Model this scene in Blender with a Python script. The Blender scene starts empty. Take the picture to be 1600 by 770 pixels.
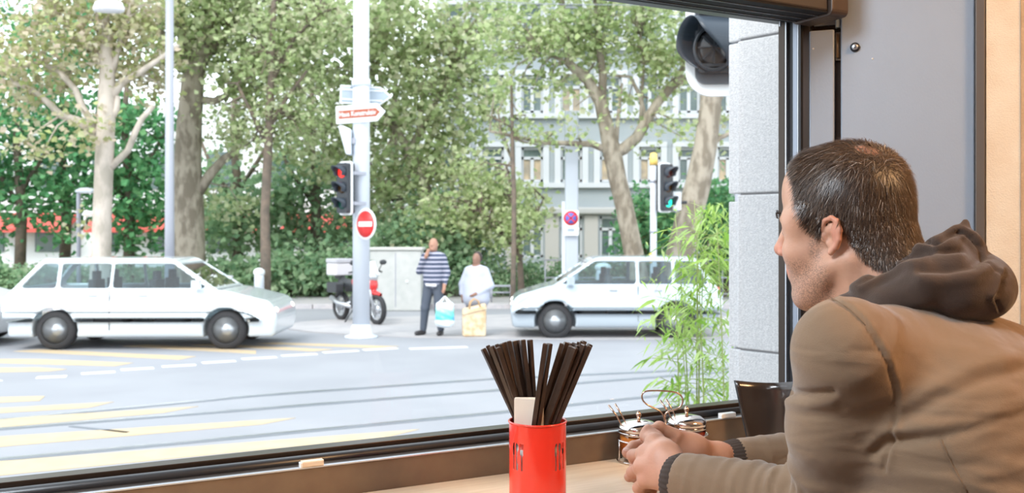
import bpy, math, random
import numpy as np
from mathutils import Vector, Matrix
random.seed(7)
rng = np.random.default_rng(7)
SC = bpy.context.scene
COL = SC.collection

# ------------------------------------------------------------------ camera
CZ = 1.88                      # eye height above the street
FP = 1500.0                    # focal length in pixels at 1600 wide
HY = 365.0                     # horizon row
cd = bpy.data.cameras.new('camera')
cd.sensor_width = 36.0
cd.lens = 36.0 * FP / 1600.0
cd.shift_y = -(385.0 - HY) / 1600.0
cd.clip_end = 400
cd.dof.use_dof = True
cd.dof.focus_distance = 1.5
cd.dof.aperture_fstop = 9.0
cam = bpy.data.objects.new('camera', cd)
COL.objects.link(cam)
cam.location = (0, 0, CZ)
cam.rotation_euler = (math.pi / 2, 0, 0)
SC.camera = cam

# ------------------------------------------------------------------ sky, lamps, exposure
W = bpy.data.worlds.new('sky'); SC.world = W; W.use_nodes = True
wn = W.node_tree.nodes; wl = W.node_tree.links
wn.clear()
wo = wn.new('ShaderNodeOutputWorld'); bg = wn.new('ShaderNodeBackground')
tc = wn.new('ShaderNodeTexCoord'); sx = wn.new('ShaderNodeSeparateXYZ'); cr = wn.new('ShaderNodeValToRGB')
cr.color_ramp.elements[0].position = 0.0; cr.color_ramp.elements[0].color = (0.90, 0.96, 1.0, 1)
cr.color_ramp.elements[1].position = 0.9; cr.color_ramp.elements[1].color = (0.80, 0.90, 1.0, 1)
wl.new(tc.outputs['Generated'], sx.inputs[0]); wl.new(sx.outputs['Z'], cr.inputs[0])
wl.new(cr.outputs[0], bg.inputs[0]); wl.new(bg.outputs[0], wo.inputs[0])
bg.inputs[1].default_value = 2.65

def area(name, loc, target, size, power, color):
    l = bpy.data.lights.new(name, 'AREA'); l.shape = 'RECTANGLE'; l.size = size[0]; l.size_y = size[1]
    l.energy = power; l.color = color
    o = bpy.data.objects.new(name, l); COL.objects.link(o)
    o.location = loc
    o.rotation_euler = (Vector(target) - Vector(loc)).to_track_quat('-Z', 'Y').to_euler()
    return o
s = bpy.data.lights.new('sun', 'SUN'); s.energy = 2.6; s.angle = math.radians(25); s.color = (1.0, 0.96, 0.9)
so = bpy.data.objects.new('sun', s); COL.objects.link(so); so.rotation_euler = (math.radians(38), math.radians(-24), 0)
area('ceiling_lamp_right', (1.9, 0.55, 3.25), (0.85, 1.2, 1.6), (0.5, 0.5), 55, (1.0, 0.58, 0.27))
area('cool_fill_light', (-1.15, 0.35, 3.2), (0.75, 1.7, 1.7), (0.9, 0.5), 60, (0.80, 0.90, 1.0))  # unseen fill, added to put cool window-like light on panel and sleeve
area('room_fill_light', (-1.2, -1.6, 3.1), (0.5, 1.5, 1.5), (1.2, 1.2), 16, (0.95, 0.95, 1.0))  # unseen soft fill added behind the camera to lift the interior
SC.view_settings.view_transform = 'Standard'
SC.view_settings.look = 'None'
SC.view_settings.exposure = 0.0
SC.view_settings.gamma = 1.0
SC.view_settings.use_curve_mapping = False

# ------------------------------------------------------------------ picture measurements -> world points
def P(px, py, Y):
    return Vector(((px - 800.0) / FP * Y, Y, CZ - (py - HY) / FP * Y))
def G(px, py, z=0.0):
    Y = FP * (CZ - z) / (py - HY)
    return Vector(((px - 800.0) / FP * Y, Y, z))

# ------------------------------------------------------------------ materials
MATS = {}
def mat(name, c, rough=0.6, metal=0.0, c2=None, nscale=8.0, bump=0.0, bscale=60.0, spec=0.5, trans=0.0, detail=4.0,
        ramp=(0.35, 0.65), coat=0.0, stretch=None, emit=None, estr=0.0, sheen=0.0):
    if name in MATS: return MATS[name]
    m = bpy.data.materials.new(name); m.use_nodes = True
    nt = m.node_tree; b = nt.nodes['Principled BSDF']
    b.inputs['Roughness'].default_value = rough; b.inputs['Metallic'].default_value = metal
    b.inputs['Specular IOR Level'].default_value = spec
    b.inputs['Base Color'].default_value = (*c, 1)
    if coat: b.inputs['Coat Weight'].default_value = coat; b.inputs['Coat Roughness'].default_value = 0.08
    if trans: b.inputs['Transmission Weight'].default_value = trans
    if sheen: b.inputs['Sheen Weight'].default_value = sheen; b.inputs['Sheen Roughness'].default_value = 0.6
    if emit: b.inputs['Emission Color'].default_value = (*emit, 1); b.inputs['Emission Strength'].default_value = estr
    co = nt.nodes.new('ShaderNodeTexCoord'); vec = co.outputs['Object']
    if stretch:
        mp = nt.nodes.new('ShaderNodeMapping'); mp.inputs['Scale'].default_value = stretch
        nt.links.new(vec, mp.inputs[0]); vec = mp.outputs[0]
    if c2 is not None:
        n = nt.nodes.new('ShaderNodeTexNoise'); n.inputs['Scale'].default_value = nscale; n.inputs['Detail'].default_value = detail
        r = nt.nodes.new('ShaderNodeValToRGB')
        r.color_ramp.elements[0].position = ramp[0]; r.color_ramp.elements[1].position = ramp[1]
        r.color_ramp.elements[0].color = (*c, 1); r.color_ramp.elements[1].color = (*c2, 1)
        nt.links.new(vec, n.inputs[0]); nt.links.new(n.outputs['Fac'], r.inputs[0]); nt.links.new(r.outputs[0], b.inputs['Base Color'])
    if bump:
        n = nt.nodes.new('ShaderNodeTexNoise'); n.inputs['Scale'].default_value = bscale; n.inputs['Detail'].default_value = 3
        bp = nt.nodes.new('ShaderNodeBump'); bp.inputs['Strength'].default_value = bump; bp.inputs['Distance'].default_value = 0.01
        nt.links.new(vec, n.inputs[0]); nt.links.new(n.outputs['Fac'], bp.inputs['Height']); nt.links.new(bp.outputs[0], b.inputs['Normal'])
    MATS[name] = m; return m

def glassmat(name, tint=(1, 1, 1), refl=0.06):
    if name in MATS: return MATS[name]
    m = bpy.data.materials.new(name); m.use_nodes = True; nt = m.node_tree; nt.nodes.clear()
    o = nt.nodes.new('ShaderNodeOutputMaterial'); t = nt.nodes.new('ShaderNodeBsdfTransparent'); g = nt.nodes.new('ShaderNodeBsdfGlossy')
    g.inputs['Roughness'].default_value = 0.02; t.inputs[0].default_value = (*tint, 1)
    f = nt.nodes.new('ShaderNodeFresnel'); f.inputs[0].default_value = 1.45
    mu = nt.nodes.new('ShaderNodeMath'); mu.operation = 'MULTIPLY'; mu.inputs[1].default_value = refl / 0.04
    mx = nt.nodes.new('ShaderNodeMixShader')
    nt.links.new(f.outputs[0], mu.inputs[0]); nt.links.new(mu.outputs[0], mx.inputs[0])
    nt.links.new(t.outputs[0], mx.inputs[1]); nt.links.new(g.outputs[0], mx.inputs[2]); nt.links.new(mx.outputs[0], o.inputs[0])
    MATS[name] = m; return m

def leafmat(name, cols, transl=0.35):
    if name in MATS: return MATS[name]
    m = bpy.data.materials.new(name); m.use_nodes = True; nt = m.node_tree; nt.nodes.clear()
    o = nt.nodes.new('ShaderNodeOutputMaterial'); d = nt.nodes.new('ShaderNodeBsdfDiffuse'); t = nt.nodes.new('ShaderNodeBsdfTranslucent')
    ge = nt.nodes.new('ShaderNodeNewGeometry'); r = nt.nodes.new('ShaderNodeValToRGB'); mx = nt.nodes.new('ShaderNodeMixShader')
    el = r.color_ramp.elements
    while len(el) < len(cols): el.new(0.5)
    for i, c in enumerate(cols):
        el[i].position = i / max(1, len(cols) - 1); el[i].color = (*c, 1)
    mx.inputs[0].default_value = transl
    nt.links.new(ge.outputs['Random Per Island'], r.inputs[0])
    nt.links.new(r.outputs[0], d.inputs[0]); nt.links.new(r.outputs[0], t.inputs[0])
    nt.links.new(d.outputs[0], mx.inputs[1]); nt.links.new(t.outputs[0], mx.inputs[2]); nt.links.new(mx.outputs[0], o.inputs[0])
    MATS[name] = m; return m

# ------------------------------------------------------------------ things, parts
def tag(o, label=None, cat=None, group=None, kind=None):
    if label: o['label'] = label
    if cat: o['category'] = cat
    if group: o['group'] = group
    if kind: o['kind'] = kind
    return o
def thing(name, loc, label, cat, rz=0.0, group=None):
    o = bpy.data.objects.new(name, None); COL.objects.link(o)
    o.empty_display_size = 0.1
    o.location = loc; o.rotation_euler = (0, 0, rz)
    return tag(o, label, cat, group)
def wmat(o):
    m = Matrix.LocRotScale(o.location, o.rotation_euler, o.scale)
    return wmat(o.parent) @ m if o.parent else m
def copy_tree(o, parent=None):
    c = o.copy(); COL.objects.link(c)
    if parent: c.parent = parent
    for ch in list(o.children): copy_tree(ch, c)
    return c

class MB:
    """collects shapes and links them as ONE mesh object"""
    def __init__(s): s.v = []; s.f = []; s.sm = []
    def add(s, vs, fs, smooth=False):
        n = len(s.v); s.v += [tuple(v) for v in vs]
        s.f += [tuple(i + n for i in f) for f in fs]; s.sm += [smooth] * len(fs); return s
    def box(s, lo, hi, M=None):
        x0, y0, z0 = lo; x1, y1, z1 = hi
        vs = [Vector(p) for p in ((x0,y0,z0),(x1,y0,z0),(x1,y1,z0),(x0,y1,z0),(x0,y0,z1),(x1,y0,z1),(x1,y1,z1),(x0,y1,z1))]
        if M is not None: vs = [M @ v for v in vs]
        return s.add(vs, [(0,3,2,1),(4,5,6,7),(0,1,5,4),(1,2,6,5),(2,3,7,6),(3,0,4,7)])
    def rbox(s, lo, hi, r=0.01, M=None, ax=2, n=4, smooth=True):
        """box with rounded corners around axis ax"""
        a, b = [i for i in range(3) if i != ax]
        pts = []
        for (cx, cy, st) in ((hi[a]-r, hi[b]-r, 0), (lo[a]+r, hi[b]-r, 1), (lo[a]+r, lo[b]+r, 2), (hi[a]-r, lo[b]+r, 3)):
            for k in range(n + 1):
                t = (st + k / n) * math.pi / 2; pts.append((cx + r*math.cos(t), cy + r*math.sin(t)))
        return s.prism(pts, lo[ax], hi[ax], ax, M)
    def prism(s, pts, z0, z1, ax=2, M=None, smooth=False):
        n = len(pts); vs = []
        for z in (z0, z1):
            for (p, q) in pts:
                v = [0, 0, 0]; a, b = [i for i in range(3) if i != ax]
                v[a] = p; v[b] = q; v[ax] = z; vs.append(Vector(v))
        if M is not None: vs = [M @ v for v in vs]
        fs = [tuple(range(n))[::-1], tuple(range(n, 2*n))] + [(i, (i+1) % n, n + (i+1) % n, n + i) for i in range(n)]
        return s.add(vs, fs, smooth)
    def tube(s, path, r, n=8, cap=True, flat=1.0, smooth=True, closed=False):
        path = [Vector(p) for p in path]; m = len(path)
        rs = r if isinstance(r, (list, tuple)) else [r] * m
        vs = []; up = None
        for i, p in enumerate(path):
            if closed: d = path[(i+1) % m] - path[i-1]
            else: d = path[min(i+1, m-1)] - path[max(i-1, 0)]
            d.normalize()
            if up is None: up = Vector((0,0,1)) if abs(d.z) < 0.9 else Vector((1,0,0))
            a = d.cross(up)
            if a.length < 1e-4: a = d.cross(Vector((0,1,0)))
            a.normalize(); b = a.cross(d); up = b
            for k in range(n):
                t = 2*math.pi*(k + 0.5)/n
                vs.append(p + a*math.cos(t)*rs[i] + b*math.sin(t)*rs[i]*flat)
        fs = []
        for i in range(m if closed else m - 1):
            j = (i+1) % m
            for k in range(n):
                fs.append((i*n+k, i*n+(k+1) % n, j*n+(k+1) % n, j*n+k))
        if cap and not closed: fs += [tuple(range(n))[::-1], tuple((m-1)*n+k for k in range(n))]
        return s.add(vs, fs, smooth)
    def lathe(s, prof, n=24, M=None, smooth=True, cap=True):
        vs = []
        for (r, z) in prof:
            for k in range(n):
                t = 2*math.pi*k/n; vs.append(Vector((r*math.cos(t), r*math.sin(t), z)))
        if M is not None: vs = [M @ v for v in vs]
        fs = []
        for i in range(len(prof)-1):
            for k in range(n): fs.append((i*n+k, i*n+(k+1) % n, (i+1)*n+(k+1) % n, (i+1)*n+k))
        if cap:
            if prof[0][0] > 1e-5: fs.append(tuple(range(n))[::-1])
            if prof[-1][0] > 1e-5: fs.append(tuple((len(prof)-1)*n+k for k in range(n)))
        return s.add(vs, fs, smooth)
    def ball(s, c, r, nu=14, nv=9, M=None):
        if not isinstance(r, (tuple, list)): r = (r, r, r)
        vs = []
        for i in range(nv+1):
            ph = math.pi*i/nv
            for k in range(nu):
                t = 2*math.pi*k/nu
                v = Vector((r[0]*math.sin(ph)*math.cos(t), r[1]*math.sin(ph)*math.sin(t), -r[2]*math.cos(ph)))
                if M is not None: v = M @ v
                vs.append(Vector(c) + v)
        fs = [(i*nu+k, i*nu+(k+1) % nu, (i+1)*nu+(k+1) % nu, (i+1)*nu+k) for i in range(nv) for k in range(nu)]
        return s.add(vs, fs, True)
    def build(s, name, m, parent=None, world=False, bevel=0.0, loc=None):
        me = bpy.data.meshes.new(name)
        vs = s.v
        if world and parent is not None:
            inv = wmat(parent).inverted(); vs = [inv @ Vector(v) for v in vs]
        if loc is not None: vs = [Vector(v) - Vector(loc) for v in vs]
        me.from_pydata([tuple(v) for v in vs], [], s.f)
        me.polygons.foreach_set('use_smooth', s.sm)
        me.materials.append(m); me.update()
        o = bpy.data.objects.new(name, me); COL.objects.link(o)
        if parent is not None: o.parent = parent
        if loc is not None: o.location = loc
        if bevel:
            b = o.modifiers.new('bevel', 'BEVEL'); b.width = bevel; b.segments = 2; b.limit_method = 'ANGLE'
        return o

def npmesh(name, V, F, m, parent=None, world=True, smooth=True, loc=None):
    """mesh object from numpy arrays: V (n,3), F (k,3|4)"""
    V = np.asarray(V, dtype=np.float64)
    if world and parent is not None:
        inv = np.array(wmat(parent).inverted()); V = V @ inv[:3, :3].T + inv[:3, 3]
    if loc is not None: V = V - np.array(loc)
    me = bpy.data.meshes.new(name); n, k = F.shape
    me.vertices.add(len(V)); me.vertices.foreach_set('co', V.astype(np.float32).ravel())
    me.loops.add(n*k); me.loops.foreach_set('vertex_index', F.astype(np.int32).ravel())
    me.polygons.add(n); me.polygons.foreach_set('loop_start', np.arange(0, n*k, k, dtype=np.int32))
    me.polygons.foreach_set('loop_total', np.full(n, k, dtype=np.int32))
    me.polygons.foreach_set('use_smooth', np.full(n, smooth))
    if m is not None: me.materials.append(m)
    me.update(calc_edges=True)
    o = bpy.data.objects.new(name, me); COL.objects.link(o)
    if parent is not None: o.parent = parent
    if loc is not None: o.location = loc
    return o

# ------------------------------------------------------------------ distance-field sculpting (surface nets)
class Vol:
    def __init__(s, lo, hi, h):
        s.lo = np.array(lo, float); s.h = h
        s.n = np.ceil((np.array(hi, float) - s.lo) / h).astype(int) + 1
        s.F = np.full(s.n, 0.2, np.float32)
        s.ax = [(s.lo[i] + h*np.arange(s.n[i])).astype(np.float32) for i in range(3)]
    def sub(s, lo, hi, m):
        sl = []
        for i in range(3):
            a = int(max(0, math.floor((lo[i]-m-s.lo[i])/s.h))); b = int(min(s.n[i], math.ceil((hi[i]+m-s.lo[i])/s.h)+1))
            if b <= a: return None, None
            sl.append(slice(a, b))
        X = s.ax[0][sl[0]][:, None, None]; Y = s.ax[1][sl[1]][None, :, None]; Z = s.ax[2][sl[2]][None, None, :]
        return tuple(sl), (X, Y, Z)
    def put(s, sl, d, k):
        a = s.F[sl]
        if k > 0:
            h = np.clip(0.5 + 0.5*(a - d)/k, 0, 1); s.F[sl] = a*(1-h) + d*h - k*h*(1-h)
        else: s.F[sl] = np.minimum(a, d)
    def cut(s, sl, d, k):
        a = s.F[sl]; d = -d
        h = np.clip(0.5 - 0.5*(a - d)/max(k, 1e-5), 0, 1); s.F[sl] = a*(1-h) + d*h + max(k, 1e-5)*h*(1-h)
    def capd(s, X, Y, Z, a, b, ra, rb):
        a = [float(t) for t in a]; b = [float(t) for t in b]
        bx, by, bz = b[0]-a[0], b[1]-a[1], b[2]-a[2]; L = max(bx*bx+by*by+bz*bz, 1e-9)
        t = np.clip(((X-a[0])*bx + (Y-a[1])*by + (Z-a[2])*bz)/L, 0, 1)
        return np.sqrt((X-a[0]-t*bx)**2 + (Y-a[1]-t*by)**2 + (Z-a[2]-t*bz)**2) - (ra + t*(rb-ra))
    def cap(s, a, b, ra, rb=None, k=0.01, cut=False):
        rb = ra if rb is None else rb; r = max(ra, rb)
        lo = [min(a[i], b[i])-r for i in range(3)]; hi = [max(a[i], b[i])+r for i in range(3)]
        sl, c = s.sub(lo, hi, k + 4*s.h)
        if sl is None: return s
        d = s.capd(*c, a, b, ra, rb); (s.cut if cut else s.put)(sl, d, k); return s
    def chain(s, pts, rs, k=0.01, kk=None, cut=False):
        """connected capsules; merged first among themselves, then with the rest"""
        for i in range(len(pts)-1): s.cap(pts[i], pts[i+1], rs[i], rs[i+1], k if i == 0 or kk is None else kk, cut)
        return s
    def ell(s, c, r, R=None, k=0.01, cut=False):
        m = max(r); sl, co = s.sub([c[i]-m for i in range(3)], [c[i]+m for i in range(3)], k + 4*s.h)
        if sl is None: return s
        X, Y, Z = co[0]-c[0], co[1]-c[1], co[2]-c[2]
        if R is not None:
            R = np.array(R); X, Y, Z = (R[0,0]*X+R[1,0]*Y+R[2,0]*Z), (R[0,1]*X+R[1,1]*Y+R[2,1]*Z), (R[0,2]*X+R[1,2]*Y+R[2,2]*Z)
        k0 = np.sqrt((X/r[0])**2 + (Y/r[1])**2 + (Z/r[2])**2); k1 = np.sqrt((X/r[0]**2)**2 + (Y/r[1]**2)**2 + (Z/r[2]**2)**2)
        d = k0*(k0-1)/np.maximum(k1, 1e-6)
        (s.cut if cut else s.put)(sl, d, k); return s
    def mesh(s):
        F = s.F; S = F < 0; nx, ny, nz = F.shape
        c = np.zeros((nx-1, ny-1, nz-1), np.int8)
        for i in (0, 1):
            for j in (0, 1):
                for k in (0, 1): c += S[i:nx-1+i, j:ny-1+j, k:nz-1+k]
        I, J, K = np.nonzero((c > 0) & (c < 8))
        pos = np.zeros((len(I), 3)); cnt = np.zeros(len(I))
        for ax in range(3):
            for u in (0, 1):
                for w in (0, 1):
                    o = [0, 0, 0]; b = [x for x in range(3) if x != ax]; o[b[0]] = u; o[b[1]] = w
                    e = list(o); e[ax] = 1
                    fa = F[I+o[0], J+o[1], K+o[2]]; fb = F[I+e[0], J+e[1], K+e[2]]
                    mk = (fa < 0) != (fb < 0); t = np.where(mk, fa/np.where(mk, fa-fb, 1), 0)
                    p = np.tile(np.array(o, float), (len(I), 1)); p[:, ax] += t
                    pos += p*mk[:, None]; cnt += mk
        pos = pos/np.maximum(cnt, 1)[:, None]
        V = s.lo + s.h*(np.stack([I, J, K], 1) + pos)
        idx = -np.ones(c.shape, np.int32); idx[I, J, K] = np.arange(len(I))
        Q = []
        for ax in range(3):
            b = [x for x in range(3) if x != ax]
            lo = [slice(0, n) for n in F.shape]; hi = list(lo)
            lo[ax] = slice(0, F.shape[ax]-1); hi[ax] = slice(1, F.shape[ax])
            A = S[tuple(lo)]; B = S[tuple(hi)]
            D = np.nonzero(A != B); D = np.stack(D, 1)
            ok = (D[:, b[0]] > 0) & (D[:, b[1]] > 0) & (D[:, b[0]] < F.shape[b[0]]-1) & (D[:, b[1]] < F.shape[b[1]]-1)
            D = D[ok]; a = A[D[:, 0], D[:, 1], D[:, 2]]
            def g(d0, d1):
                q = D.copy(); q[:, b[0]] += d0; q[:, b[1]] += d1; return idx[q[:, 0], q[:, 1], q[:, 2]]
            q = np.stack([g(-1, -1), g(0, -1), g(0, 0), g(-1, 0)], 1)
            flip = a if ax != 1 else ~a
            q[~flip] = q[~flip][:, ::-1]
            Q.append(q)
        Q = np.concatenate(Q); Q = Q[(Q >= 0).all(1)]
        return V, Q
def smooth_nets(V, Q, it=1, lam=0.5):
    for _ in range(it):
        acc = np.zeros_like(V); n = np.zeros(len(V))
        for a, b in ((0, 1), (1, 2), (2, 3), (3, 0)):
            np.add.at(acc, Q[:, a], V[Q[:, b]]); np.add.at(acc, Q[:, b], V[Q[:, a]])
            np.add.at(n, Q[:, a], 1); np.add.at(n, Q[:, b], 1)
        V = V*(1-lam) + lam*acc/np.maximum(n, 1)[:, None]
    return V
def vnormals(V, Q):
    d1 = V[Q[:, 2]]-V[Q[:, 0]]; d2 = V[Q[:, 3]]-V[Q[:, 1]]; n = np.cross(d1, d2)
    N = np.zeros_like(V)
    for i in range(4): np.add.at(N, Q[:, i], n)
    return N/np.maximum(np.linalg.norm(N, axis=1), 1e-9)[:, None]
# ================================================================== window line, interior frame
W0 = Vector((0.224, 1.815, 0)); WU = Vector((0.880, 0.474, 0)).normalized(); WN = Vector((-WU.y, WU.x, 0))
def w2(t, n, z): return W0 + WU*t + WN*n + Vector((0, 0, z))
WM = Matrix.Translation(W0) @ Matrix(((WU.x, WN.x, 0, 0), (WU.y, WN.y, 0, 0), (0, 0, 1, 0), (0, 0, 0, 1)))
CT = 1.46            # counter top
FLOORZ = 0.70
C0 = Vector((0.622, 2.022, 0)); DU = Vector((0.93, -0.37, 0)).normalized(); DN = Vector((DU.y, -DU.x, 0))   # DN: into the room
SM = Matrix.Translation(C0) @ Matrix(((DU.x, DN.x, 0, 0), (DU.y, DN.y, 0, 0), (0, 0, 1, 0), (0, 0, 0, 1)))  # x along wall, y into room

m_black = mat('black_frame_metal', (0.018, 0.019, 0.023), 0.35, 0.3, bump=0.05, bscale=400)
m_brown = mat('dark_bronze_metal', (0.20, 0.142, 0.095), 0.42, 0.3, c2=(0.18, 0.125, 0.085), nscale=30)
m_brown2 = mat('black_bronze_metal', (0.05, 0.036, 0.028), 0.32, 0.6)
m_alu = mat('brushed_aluminium', (0.62, 0.65, 0.70), 0.3, 0.9, bump=0.03, bscale=300)
m_alud = mat('blue_grey_aluminium', (0.28, 0.31, 0.37), 0.35, 0.7)
m_rubber = mat('black_rubber', (0.022, 0.023, 0.026), 0.33, 0.0, spec=0.6)
m_white = mat('white_plastic', (0.75, 0.75, 0.73), 0.4)
m_cream = mat('cream_plastic', (0.70, 0.58, 0.44), 0.5)
m_panel = mat('grey_panel_paint', (0.345, 0.40, 0.475), 0.45, 0.05, c2=(0.32, 0.37, 0.44), nscale=3, bump=0.06, bscale=260, stretch=(1, 1, 0.6))
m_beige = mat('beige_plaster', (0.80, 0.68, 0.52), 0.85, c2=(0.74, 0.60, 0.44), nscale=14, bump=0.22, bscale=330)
m_wall = mat('interior_wall_paint', (0.62, 0.50, 0.38), 0.9)
m_floor = mat('interior_floor', (0.16, 0.11, 0.08), 0.5, c2=(0.12, 0.08, 0.06), nscale=6)

# room shell -----------------------------------------------------------
def wall(name, a, b, z0, z1, th, m):
    a = Vector(a); b = Vector(b); d = (b - a).normalized(); n = Vector((d.y, -d.x, 0))*th
    mb = MB(); vs = [a + Vector((0,0,z0)), b + Vector((0,0,z0)), b + n + Vector((0,0,z0)), a + n + Vector((0,0,z0)),
                     a + Vector((0,0,z1)), b + Vector((0,0,z1)), b + n + Vector((0,0,z1)), a + n + Vector((0,0,z1))]
    mb.add(vs, [(0,3,2,1),(4,5,6,7),(0,1,5,4),(1,2,6,5),(2,3,7,6),(3,0,4,7)])
    return tag(mb.build(name, m), kind='structure')
TL = -1.95                                   # left end of the window
pL = w2(TL, 0.0, 0); pLL = w2(-3.0, 0.0, 0)
sE = SM @ Vector((0.46, 0, 0))
CEIL = 3.35
wall('wall_window_left', w2(-3.0, 0.0, 0), w2(TL, 0.0, 0), 0.0, CEIL, -0.16, m_wall)
o = MB().box((TL, 0.0, 0.0), (0.62, 0.16, CT - 0.04), WM).build('wall_below_window', m_wall); tag(o, kind='structure')
o = MB().box((TL, 0.0, 2.42), (0.62, 0.16, CEIL), WM).build('wall_above_window', m_wall); tag(o, kind='structure')
# side wall: beige plaster strip, then a return of it
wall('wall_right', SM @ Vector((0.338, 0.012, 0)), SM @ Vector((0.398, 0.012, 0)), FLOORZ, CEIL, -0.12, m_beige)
wall('wall_right_return', SM @ Vector((0.3985, 0.014, 0)), Vector((2.7, 1.25, 0)), FLOORZ, CEIL, -0.12, mat('shaded_beige_plaster', (0.56, 0.38, 0.23), 0.85, c2=(0.50, 0.33, 0.19), nscale=14, bump=0.3, bscale=300))  # same plaster, its dimmer light painted in as a darker tan
wall('wall_far_right', (2.7, 1.25, 0), (2.7, -2.6, 0), FLOORZ, CEIL, -0.1, m_wall)
wall('wall_back', (2.7, -2.6, 0), (-2.9, -2.6, 0), FLOORZ, CEIL, -0.1, m_wall)
wall('wall_left', (-2.9, -2.6, 0), w2(-3.0, 0.0, 0), FLOORZ, CEIL, -0.1, m_wall)
poly = [(-2.9, -2.6), (2.7, -2.6), (2.7, 1.25), tuple((SM @ Vector((0.40, 0.0, 0)))[:2]), tuple(C0[:2]), tuple(w2(0.6, 0.0, 0)[:2]), tuple(w2(-3.0, 0.0, 0)[:2])]
tag(MB().prism(poly, FLOORZ - 0.1, FLOORZ).build('floor', m_floor), kind='structure')
tag(MB().prism(poly, CEIL, CEIL + 0.1).build('ceiling', mat('ceiling_paint', (0.66, 0.6, 0.52), 0.9)), kind='structure')
# structural wall behind the side panels
o = MB().box((-0.03, -0.18, FLOORZ), (0.334, -0.055, CEIL), SM).build('wall_side', mat('dark_recess', (0.09, 0.07, 0.055), 0.7)); tag(o, kind='structure')

# window: frame members, gasket, glass ---------------------------------
win = bpy.data.objects.new('window_1', None); COL.objects.link(win); win.matrix_world = WM; win.location = W0
win.rotation_euler = (0, 0, math.atan2(WU.y, WU.x)); tag(win, kind='structure')
def wpart(name, m, *boxes, bevel=0.0):
    mb = MB()
    for lo, hi in boxes: mb.box(lo, hi)
    return mb.build(name, m, win, bevel=bevel)
TR = 0.452
wpart('sill_face', m_brown, ((TL, -0.004, CT - 0.04), (TR, 0.022, 1.5095)), bevel=0.0015)
wpart('sill_edge_strip', m_alu, ((TL, -0.006, 1.5095), (TR, 0.003, 1.5115)))
wpart('sill_ledge', m_brown2, ((TL, 0.003, 1.500), (TR, 0.026, 1.5108)), ((TL, 0.050, 1.48), (TR, 0.082, 1.527)), ((TL, 0.047, 1.48), (TR, 0.050, 1.519)), bevel=0.0012)
MB().tube([(TL, 0.038, 1.511), (TR, 0.038, 1.511)], 0.0105, 14).build('gasket', m_rubber, win)
wpart('outer_sill', m_black, ((TL, 0.082, 1.44), (TR + 0.1, 0.15, 1.506)), bevel=0.002)
ZT = 2.338
wpart('top_frame', m_black, ((TL, 0.058, ZT), (TR, 0.085, ZT + 0.09)), ((TL, 0.085, ZT + 0.022), (TR + 0.1, 0.15, ZT + 0.1)), ((TL, 0.03, ZT + 0.012), (TR, 0.058, ZT + 0.09)), ((TL, 0.0, ZT + 0.004), (TR, 0.03, ZT + 0.09)), bevel=0.0015)
wpart('top_frame_bead', m_alu, ((TL, 0.0565, ZT + 0.0005), (TR, 0.058, ZT + 0.003)), ((TL, 0.0285, ZT + 0.009), (TR, 0.030, ZT + 0.0115)))
# right jamb, seen from inside as a stack of ridges
wpart('side_frame', m_black, ((TR + 0.075, 0.082, 1.48), (TR + 0.12, 0.15, ZT + 0.07)), ((TR, 0.0, 1.48), (TR + 0.06, 0.082, ZT + 0.05)), bevel=0.001)
wpart('side_frame_bead', m_brown2, ((TR - 0.006, 0.056, 1.505), (TR, 0.076, ZT + 0.004)), bevel=0.001)
wpart('side_frame_bead', m_alu, ((TR - 0.0065, 0.052, 1.505), (TR, 0.0548, ZT + 0.004)))
wpart('side_frame_bead', m_alud, ((TR - 0.008, 0.018, 1.505), (TR, 0.031, ZT + 0.01)), bevel=0.001)
wpart('side_frame_bead', m_alu, ((TR - 0.010, 0.0135, 1.505), (TR, 0.0155, ZT + 0.01)))
wpart('side_frame_bead', m_black, ((TR - 0.013, 0.003, 1.505), (TR, 0.0095, ZT + 0.01)))
wpart('side_frame_left', m_black, ((TL - 0.03, 0.0, 1.44), (TL, 0.15, ZT + 0.05)))
MB().add([(TL, 0.072, 1.52), (TR, 0.072, 1.52), (TR, 0.072, ZT), (TL, 0.072, ZT)], [(0, 1, 2, 3)]).build('glass_pane', glassmat('window_glass', (0.99, 1.0, 1.0), 0.03), win)
wpart('corner_bracket', m_alu, ((TR - 0.024, 0.052, ZT - 0.012), (TR - 0.02, 0.055, ZT + 0.001)))
# shutter housing above the window
hs = thing('shutter_housing', w2(-0.8, -0.06, 2.40), 'long dark bronze shutter housing box running above the window opening', 'shutter box', math.atan2(WU.y, WU.x))
MB().box((TL, -0.105, 2.324), (0.405, -0.002, 2.47), WM).build('casing', mat('dark_bronze_casing', (0.052, 0.042, 0.037), 0.5, 0.2), hs, world=True, bevel=0.004)
MB().box((TL, -0.104, 2.3205), (0.405, -0.002, 2.3242), WM).build('underside', mat('matt_black_metal', (0.012, 0.012, 0.014), 0.65, spec=0.15), hs, world=True)
for n_ in (-0.078, -0.045, -0.018): MB().box((TL, n_, 2.3190), (0.405, n_+0.0016, 2.3206), WM).build('underside_bead', m_alud, hs, world=True)
MB().rbox((0.406, -0.115, 2.315), (0.452, -0.004, 2.475), 0.012, WM, ax=0).build('end_cap', mat('copper_brown_cap', (0.075, 0.052, 0.040), 0.42, 0.4), hs, world=True, bevel=0.003)
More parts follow.
